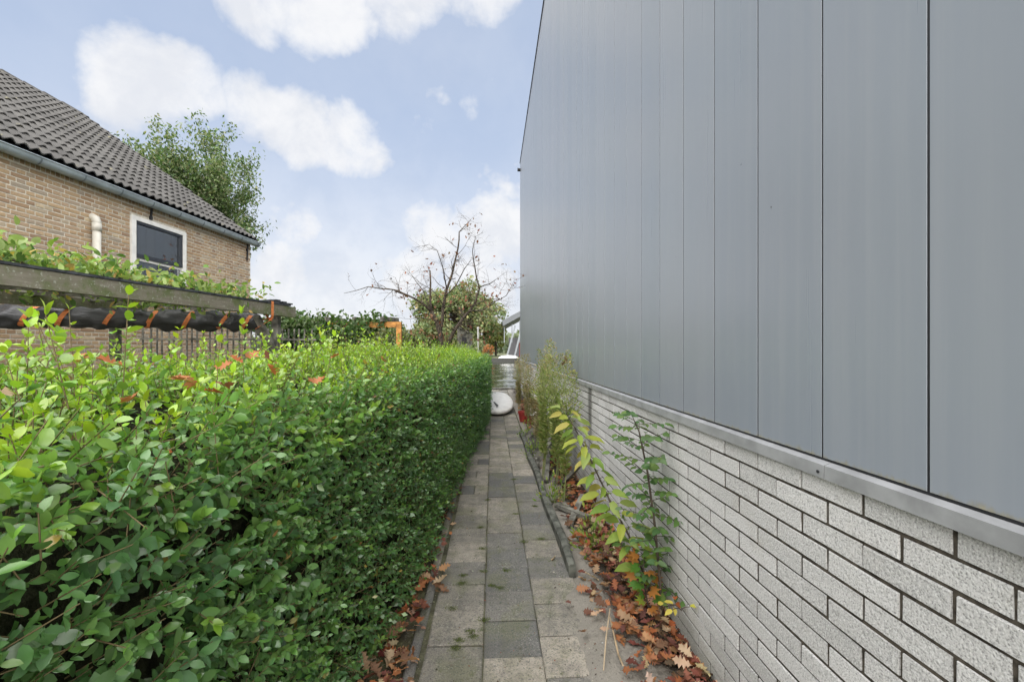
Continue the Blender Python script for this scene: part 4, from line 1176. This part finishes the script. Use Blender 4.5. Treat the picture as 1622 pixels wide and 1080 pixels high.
# bare oak-like tree beyond the hedge
bt = empty('bare_tree', (-1.6, 14.0, 0), 0, 'nearly bare dark tree with rust-brown leaves beyond the hedge', 'tree'); BO = Vector((-1.6, 14.0, 0))
random.seed(21); tr = MB(); tips = []
def cpt(x, y, dy): return Vector((-4.392 + x * .00408, 14.0 + dy, 5.827 - y * .00414)) - BO
limbs = [([(700, 1400), (690, 1100), (668, 900), (640, 820), (600, 740)], .125, .085, 0), ([(600, 740), (530, 675), (430, 625), (330, 590), (160, 575), (0, 630)], .060, .008, -.9), ([(440, 622), (330, 575), (230, 545), (150, 505)], .035, .007, .6),
         ([(600, 740), (585, 600), (578, 410)], .055, .032, .3), ([(668, 900), (690, 700), (720, 560), (760, 420), (800, 230), (815, 110), (850, 60), (905, 10)], .075, .006, .5),
         ([(720, 560), (690, 400), (655, 290), (600, 250)], .030, .005, -.5), ([(705, 620), (800, 545), (860, 430), (920, 370)], .035, .006, -.7), ([(690, 1100), (770, 890), (830, 800), (890, 735), (940, 660), (970, 550), (930, 380), (915, 260), (940, 140)], .09, .006, .3),
         ([(970, 550), (1050, 510), (1110, 460)], .028, .010, .6), ([(890, 735), (1000, 730), (1080, 680), (1180, 630), (1240, 520)], .034, .005, -.8), ([(905, 700), (1010, 640), (1110, 620), (1195, 470)], .028, .005, .9),
         ([(620, 800), (540, 790), (470, 810)], .024, .006, -.8), ([(600, 740), (520, 560), (430, 450), (390, 400)], .026, .005, .9), ([(690, 680), (620, 590), (540, 540), (450, 480)], .024, .005, -.6), ([(800, 300), (860, 220), (900, 130)], .014, .004, .3)]
lp = MB()
for k, (pts, r0, r1, dy) in enumerate(limbs):
    m_ = len(pts); q_ = [cpt(x, y, dy * (i / (m_ - 1))) for i, (x, y) in enumerate(pts)]
    if k in (4,): q_ = [cpt(x, y, .3 * min(1, i / 3)) for i, (x, y) in enumerate(pts)]
    fine = []; rad = []
    for i in range(m_ - 1):
        for t_ in (0, .5): fine.append(q_[i].lerp(q_[i + 1], t_) + Vector((random.gauss(0, .012), random.gauss(0, .02), random.gauss(0, .012)))); rad.append(r0 + (r1 - r0) * ((i + t_) / (m_ - 1)))
    fine.append(q_[-1]); rad.append(r1); tr.tube([tuple(p) for p in fine], [r_ * .74 for r_ in rad], 8 if r0 > .05 else 6)
    if k in (0,): continue
    for i in range(2, len(fine)):
        for _ in range(2):
            d_ = (fine[i] - fine[i - 1]).normalized(); ax = d_.orthogonal(); ax.rotate(Matrix.Rotation(random.random() * 6.28, 3, d_))
            if random.random() < .8: grow(lp, fine[i], (d_ * .5 + ax), random.uniform(.25, .62), max(.0045, rad[i] * .28), 2, tips, .6, (2, 3), .20, .05, 4)
tr.build('trunk', M['bark'], bt, True)
tag(lp.build('twigs', M['bark'], bt), kind='stuff')
cl = [(860, 540), (900, 560), (600, 780), (560, 775), (640, 800), (700, 910), (610, 930), (670, 830), (880, 700), (840, 640), (1000, 640), (1080, 620), (1040, 905), (510, 890), (410, 620), (740, 660), (640, 920), (730, 930), (520, 990), (970, 960), (690, 590)]
tp = np.array([tuple(p) for p, d_ in tips]); P = [tp[rng.random(len(tp)) < .03]]
for x, y in cl:
    c = cpt(x, y, random.uniform(-.6, .5)); P.append(np.array(tuple(c)) + rng.normal(size=(10, 3)) * np.array([.14, .14, .055]))
P = np.concatenate(P); n = len(P); L = rng.uniform(.07, .14, n)
foliage('foliage', bt, M['dryleaf'], OAK, P, unit(n, -.8), unit(n), L, L, pick([(.27, .12, .075), (.32, .15, .09), (.21, .08, .055), (.16, .09, .05), (.30, .19, .11)], n))


def crown_tree(name, label, loc, h, rx, rz, nleaf, lsize, cols, trunk_r, seed, clumps=26, group=None):
    random.seed(seed); o = empty(name, loc, 0, label, 'tree', group); mb = MB(); tips = []
    mb.tube([(0, 0, -.1), (random.gauss(0, .1), 0, h * .3), (random.gauss(0, .2), random.gauss(0, .2), h * .62)], [trunk_r, trunk_r * .8, trunk_r * .45], 8)
    cz = h - rz; cs_ = []
    for k in range(clumps):
        v = Vector((random.gauss(0, 1), random.gauss(0, 1), random.gauss(.1, 1))).normalized() * random.uniform(.35, .92)**.7
        c = Vector((v.x * rx, v.y * rx, cz + v.z * rz)); cs_.append((c, random.uniform(.20, .36) * rx))
        b0 = Vector((0, 0, h * random.uniform(.3, .6))); mid = b0.lerp(c, .5) + Vector((0, 0, -.06 * h)); mb.tube([tuple(b0), tuple(mid), tuple(c)], [trunk_r * .35, trunk_r * .22, trunk_r * .06], 5)
    mb.build('trunk', M['bark'], o, True); P = []
    for c, r_ in cs_:
        m_ = nleaf // clumps; d_ = unit(m_); rr = r_ * rng.uniform(.3, 1, (m_, 1))**.5 * rng.uniform(.75, 1.2, (m_, 1)); P.append(np.array(tuple(c)) + d_ * rr * np.array([1, 1, .8]))
    P = np.concatenate(P); n = len(P); L = lsize * rng.uniform(.6, 1.3, n)
    foliage('crown', o, M['softleaf'], LOW, P, unit(n, -.3), unit(n, .5), L, L * .6, pick(cols, n, .2)); return o


GR = [(.085, .135, .04), (.055, .10, .03), (.12, .17, .06), (.15, .18, .075)]
# loose tree behind the house: upright limbs, airy twigs
def airy_tree():
    random.seed(5); o = empty('loose_tree', (-13.5, 20, 0), 0, 'airy green tree rising behind the tiled roof of the brick house', 'tree'); mb = MB(); tips = []
    mb.tube([(0, 0, -.1), (.1, 0, 2.2), (.0, 0, 4.2)], [.24, .2, .16], 8)
    for k in range(13):
        a = k * 2.4; rr = random.uniform(.05, .42); d_ = Vector((math.cos(a) * rr * 1.25, math.sin(a) * rr, 1))
        grow(mb, Vector((0, 0, random.uniform(3.4, 4.6))), d_, random.uniform(2.3, 3.5), .085, 3, tips, .55, (2, 4), .13, .10, 5, .66)
    mb.build('trunk', M['bark'], o, True); tp = np.array([tuple(p) for p, d_ in tips])
    print('tips', len(tp)); n = 56000; P = tp[rng.integers(0, len(tp), n)] + rng.normal(size=(n, 3)) * np.array([.15, .15, .17]); P[:, 0] *= 1.12; keep = P[:, 2] < 99; P = P[keep]; n = len(P); L = rng.uniform(.10, .20, n)
    foliage('crown', o, M['softleaf'], LOW, P, unit(n, -.8), unit(n, .5), L, L * .48, pick([(.075, .13, .04), (.05, .095, .03), (.11, .16, .055), (.17, .21, .10), (.22, .25, .15)], n, .2))
airy_tree()
FT = [(.17, .22, .10), (.13, .18, .075), (.20, .24, .12), (.24, .21, .10), (.27, .28, .16)]
crown_tree('far_tree', 'large round green tree on the far bank behind the bare tree', (-6.3, 82, .3), 14.0, 8.2, 7.0, 22000, .62, FT, .5, 31, 70, 'trees on the far bank')
crown_tree('far_tree', 'small yellow-green tree beside the far hall on the other bank', (.7, 92, .3), 6.5, 2.6, 3.0, 2200, .45, [(.22, .25, .08), (.26, .27, .10)], .25, 32, 16, 'trees on the far bank')
crown_tree('far_tree', 'grey-green far tree seen through the orange-brown pergola', (-23, 95, .3), 7.5, 7, 3.6, 5200, .6, FT, .4, 33, 30, 'trees on the far bank')
crown_tree('far_tree', 'grey-green far tree between the two pergolas', (-37, 100, .3), 7.5, 8, 3.6, 5200, .6, FT, .4, 34, 30, 'trees on the far bank')
crown_tree('far_tree', 'low far tree left of the large round one', (-13.5, 98, .3), 6.5, 6, 3.1, 4200, .6, FT, .4, 35, 26, 'trees on the far bank')
crown_tree('garden_shrub', 'dark green shrub below the rolled tarpaulin', (-3.9, 8.4, 0), 1.9, .55, .7, 1800, .09, [(.035, .07, .02), (.05, .10, .03)], .03, 36, 14)
crown_tree('autumn_shrub', 'orange autumn shrub on the far quay', (-.6, 66.5, .3), 2.2, 1.1, .9, 500, .3, [(.42, .16, .06), (.36, .20, .10)], .06, 37, 10)

# ------------------------------------------------------------------ far bank: hall, boat, shed, post
hall = empty('far_hall', (6, 78, .3), 0, 'far open hall with sloping grey roof and raking steel struts across the water', 'hall')
r_ = MB(); n = 0
for yy in (-2.5, 22): r_.v += [(-4.15, yy, 5.4), (6, yy, 10.9), (6, yy, 11.9), (-4.3, yy, 6.3)]
r_.f = [(3, 2, 1, 0), (4, 5, 6, 7), (0, 1, 5, 4), (1, 2, 6, 5), (2, 3, 7, 6), (3, 0, 4, 7)]; r_.build('roof', plain('dark_grey_roof', (.12, .13, .14), .6), hall)
for k in range(4):
    x = -3.3 + 1.35 * k; MB().bar((x - .2, -1.6, 0), (x + 1.3, -1.6, 5.5 + .55 * k), .28, .28, (0, 1, 0)).build('strut', M['steel'], hall)
    MB().bar((x - .6, -1.2, 2.5), (x - .6, -1.2, 5.2 + .6 * k), .14, .14, (0, 1, 0)).build('column', M['steel'], hall)
MB().box((-3.1, 0, 0), (-1.2, .2, 3.4)).build('wall_panel', plain('dark_grey_panel', (.10, .10, .11), .7), hall)
MB().box((-1.2, .05, 0), (5, .25, 3.7)).build('red_panel', plain('red_panel', (.22, .05, .04), .7), hall)
bt2 = empty('white_boat', (2.4, 65.3, .3), R(12), 'upturned white boat hull on the far quay', 'boat'); hb = MB(); n = 16
for i in range(9):
    t_ = i / 8 * 2 - 1; w_ = .45 * (1 - t_ * t_)**.5 + .02
    for k in range(9): a = math.pi * k / 8; hb.v.append((t_ * 1.7, w_ * math.cos(a), -.05 + .48 * (1 - t_ * t_)**.5 * math.sin(a)))
for i in range(8):
    for k in range(8): a = i * 9 + k; hb.f.append((a, a + 1, a + 10, a + 9))
hb.build('hull', M['white'], bt2, True); MB().bar((-1.1, 0, .38), (1.1, 0, .38), .05, .05).build('keel', M['steel'], bt2)
sh = empty('plank_shed', (-1.0, 15.6, 0), 0, 'small grey plank shed with sloping top behind the hedge', 'shed')
for k in range(6):
    x = -.25 + .09 * k; MB().box((x, 0, 0), (x + .084, .03, 2.36 - .045 * k)).build('plank', M['oldwood'], sh)
MB().bar((-.30, -.02, 2.40), (.34, -.02, 2.10), .10, .03).build('roof_board', M['oldwood'], sh); MB().box((-.22, .06, 0), (.26, .5, 2.05)).build('back_wall', M['oldwood'], sh)
MB().box((-.08, -.02, 1.75), (.08, -.002, 2.0)).build('hatch', M['black'], sh)
po = empty('white_post', (-.52, 15.8, 0), 0, 'thin white post at the waterside beyond the hedge', 'post'); MB().tube([(0, 0, 0), (0, 0, 2.3)], .028, 8).build('pole', M['white'], po); MB().lathe([(.04, 2.3), (.04, 2.36), (.0, 2.38)], n=8).build('cap', M['white'], po)

# far wood along the horizon: one mass
n = 16000; P = np.stack([rng.uniform(-190, 40, n), rng.uniform(150, 168, n), rng.random(n)**.8], 1)
hh_ = np.array([6.0 + 3.0 * mn.noise((a * .05, 0, 0)) + 2.0 * mn.noise((a * .2, 3, 0)) for a in P[:, 0]]); P[:, 2] = .3 + P[:, 2] * hh_
L = rng.uniform(1.0, 2.0, n)
tag(link('far_wood', np_mesh('far_wood', [leaf_np(LOW, P, unit(n, -.2), unit(n, .5), L, L * .7, pick([(.19, .23, .15), (.15, .19, .12), (.24, .26, .18)], n, .15))]), M['softleaf']), 'grey-green far wood along the horizon', 'wood', kind='stuff')
# moss tufts on the pavers
MP = [(-.17, 2.33), (-.12, 2.40), (-.10, 2.36), (-.19, 2.27), (.0, 2.86), (.05, 2.83), (-.08, 3.4), (-.2, 3.0), (-.24, 2.62), (.10, 3.05), (.25, 3.5), (.22, 4.1), (-.1, 3.8), (.4, 3.55), (.42, 4.3), (-.05, 4.5), (.26, 5.2), (-.2, 2.9), (-.05, 2.5), (-.06, 3.05)]
P = np.concatenate([np.array([x, y, .004]) + rng.normal(size=(260, 3)) * np.array([.018, .012, .003]) for x, y in MP]); P[:, 2] = np.abs(P[:, 2] - .004) + .003; n = len(P); L = rng.uniform(.003, .007, n)
tag(link('path_moss', np_mesh('path_moss', [leaf_np(LOW, P, unit(n, 1.0), unit(n), L, L * .6, pick([(.11, .15, .03), (.15, .19, .04), (.08, .11, .025)], n))]), M['softleaf']), 'small green moss tufts growing on the path', 'moss', kind='stuff')

# crumbs of soil, bark and grit on the pavers and the sandy patch
n = 2600; X_ = np.where(rng.random(n) < .55, rng.uniform(-.42, .56, n), rng.uniform(.40, .95, n)); Y_ = 1.7 + 6 * rng.random(n)**1.7
Z_ = np.array([soil_h(a, b_) + .004 if a > soil_left(b_) else .006 for a, b_ in zip(X_, Y_)]); L = np.clip(rng.gamma(2.0, .0030, n), .002, .018)
tag(link('path_debris', np_mesh('path_debris', [leaf_np(LOW, np.stack([X_, Y_, Z_], 1), unit(n) * np.array([1, 1, .3]), unit(n, 1.5), L, L * .6, pick([(.05, .04, .03), (.09, .06, .04), (.20, .12, .07), (.45, .42, .36), (.12, .11, .09), (.24, .08, .05)], n, .2))]), M['dryleaf']), 'crumbs of soil, bark and grit on the path', 'debris', kind='stuff')
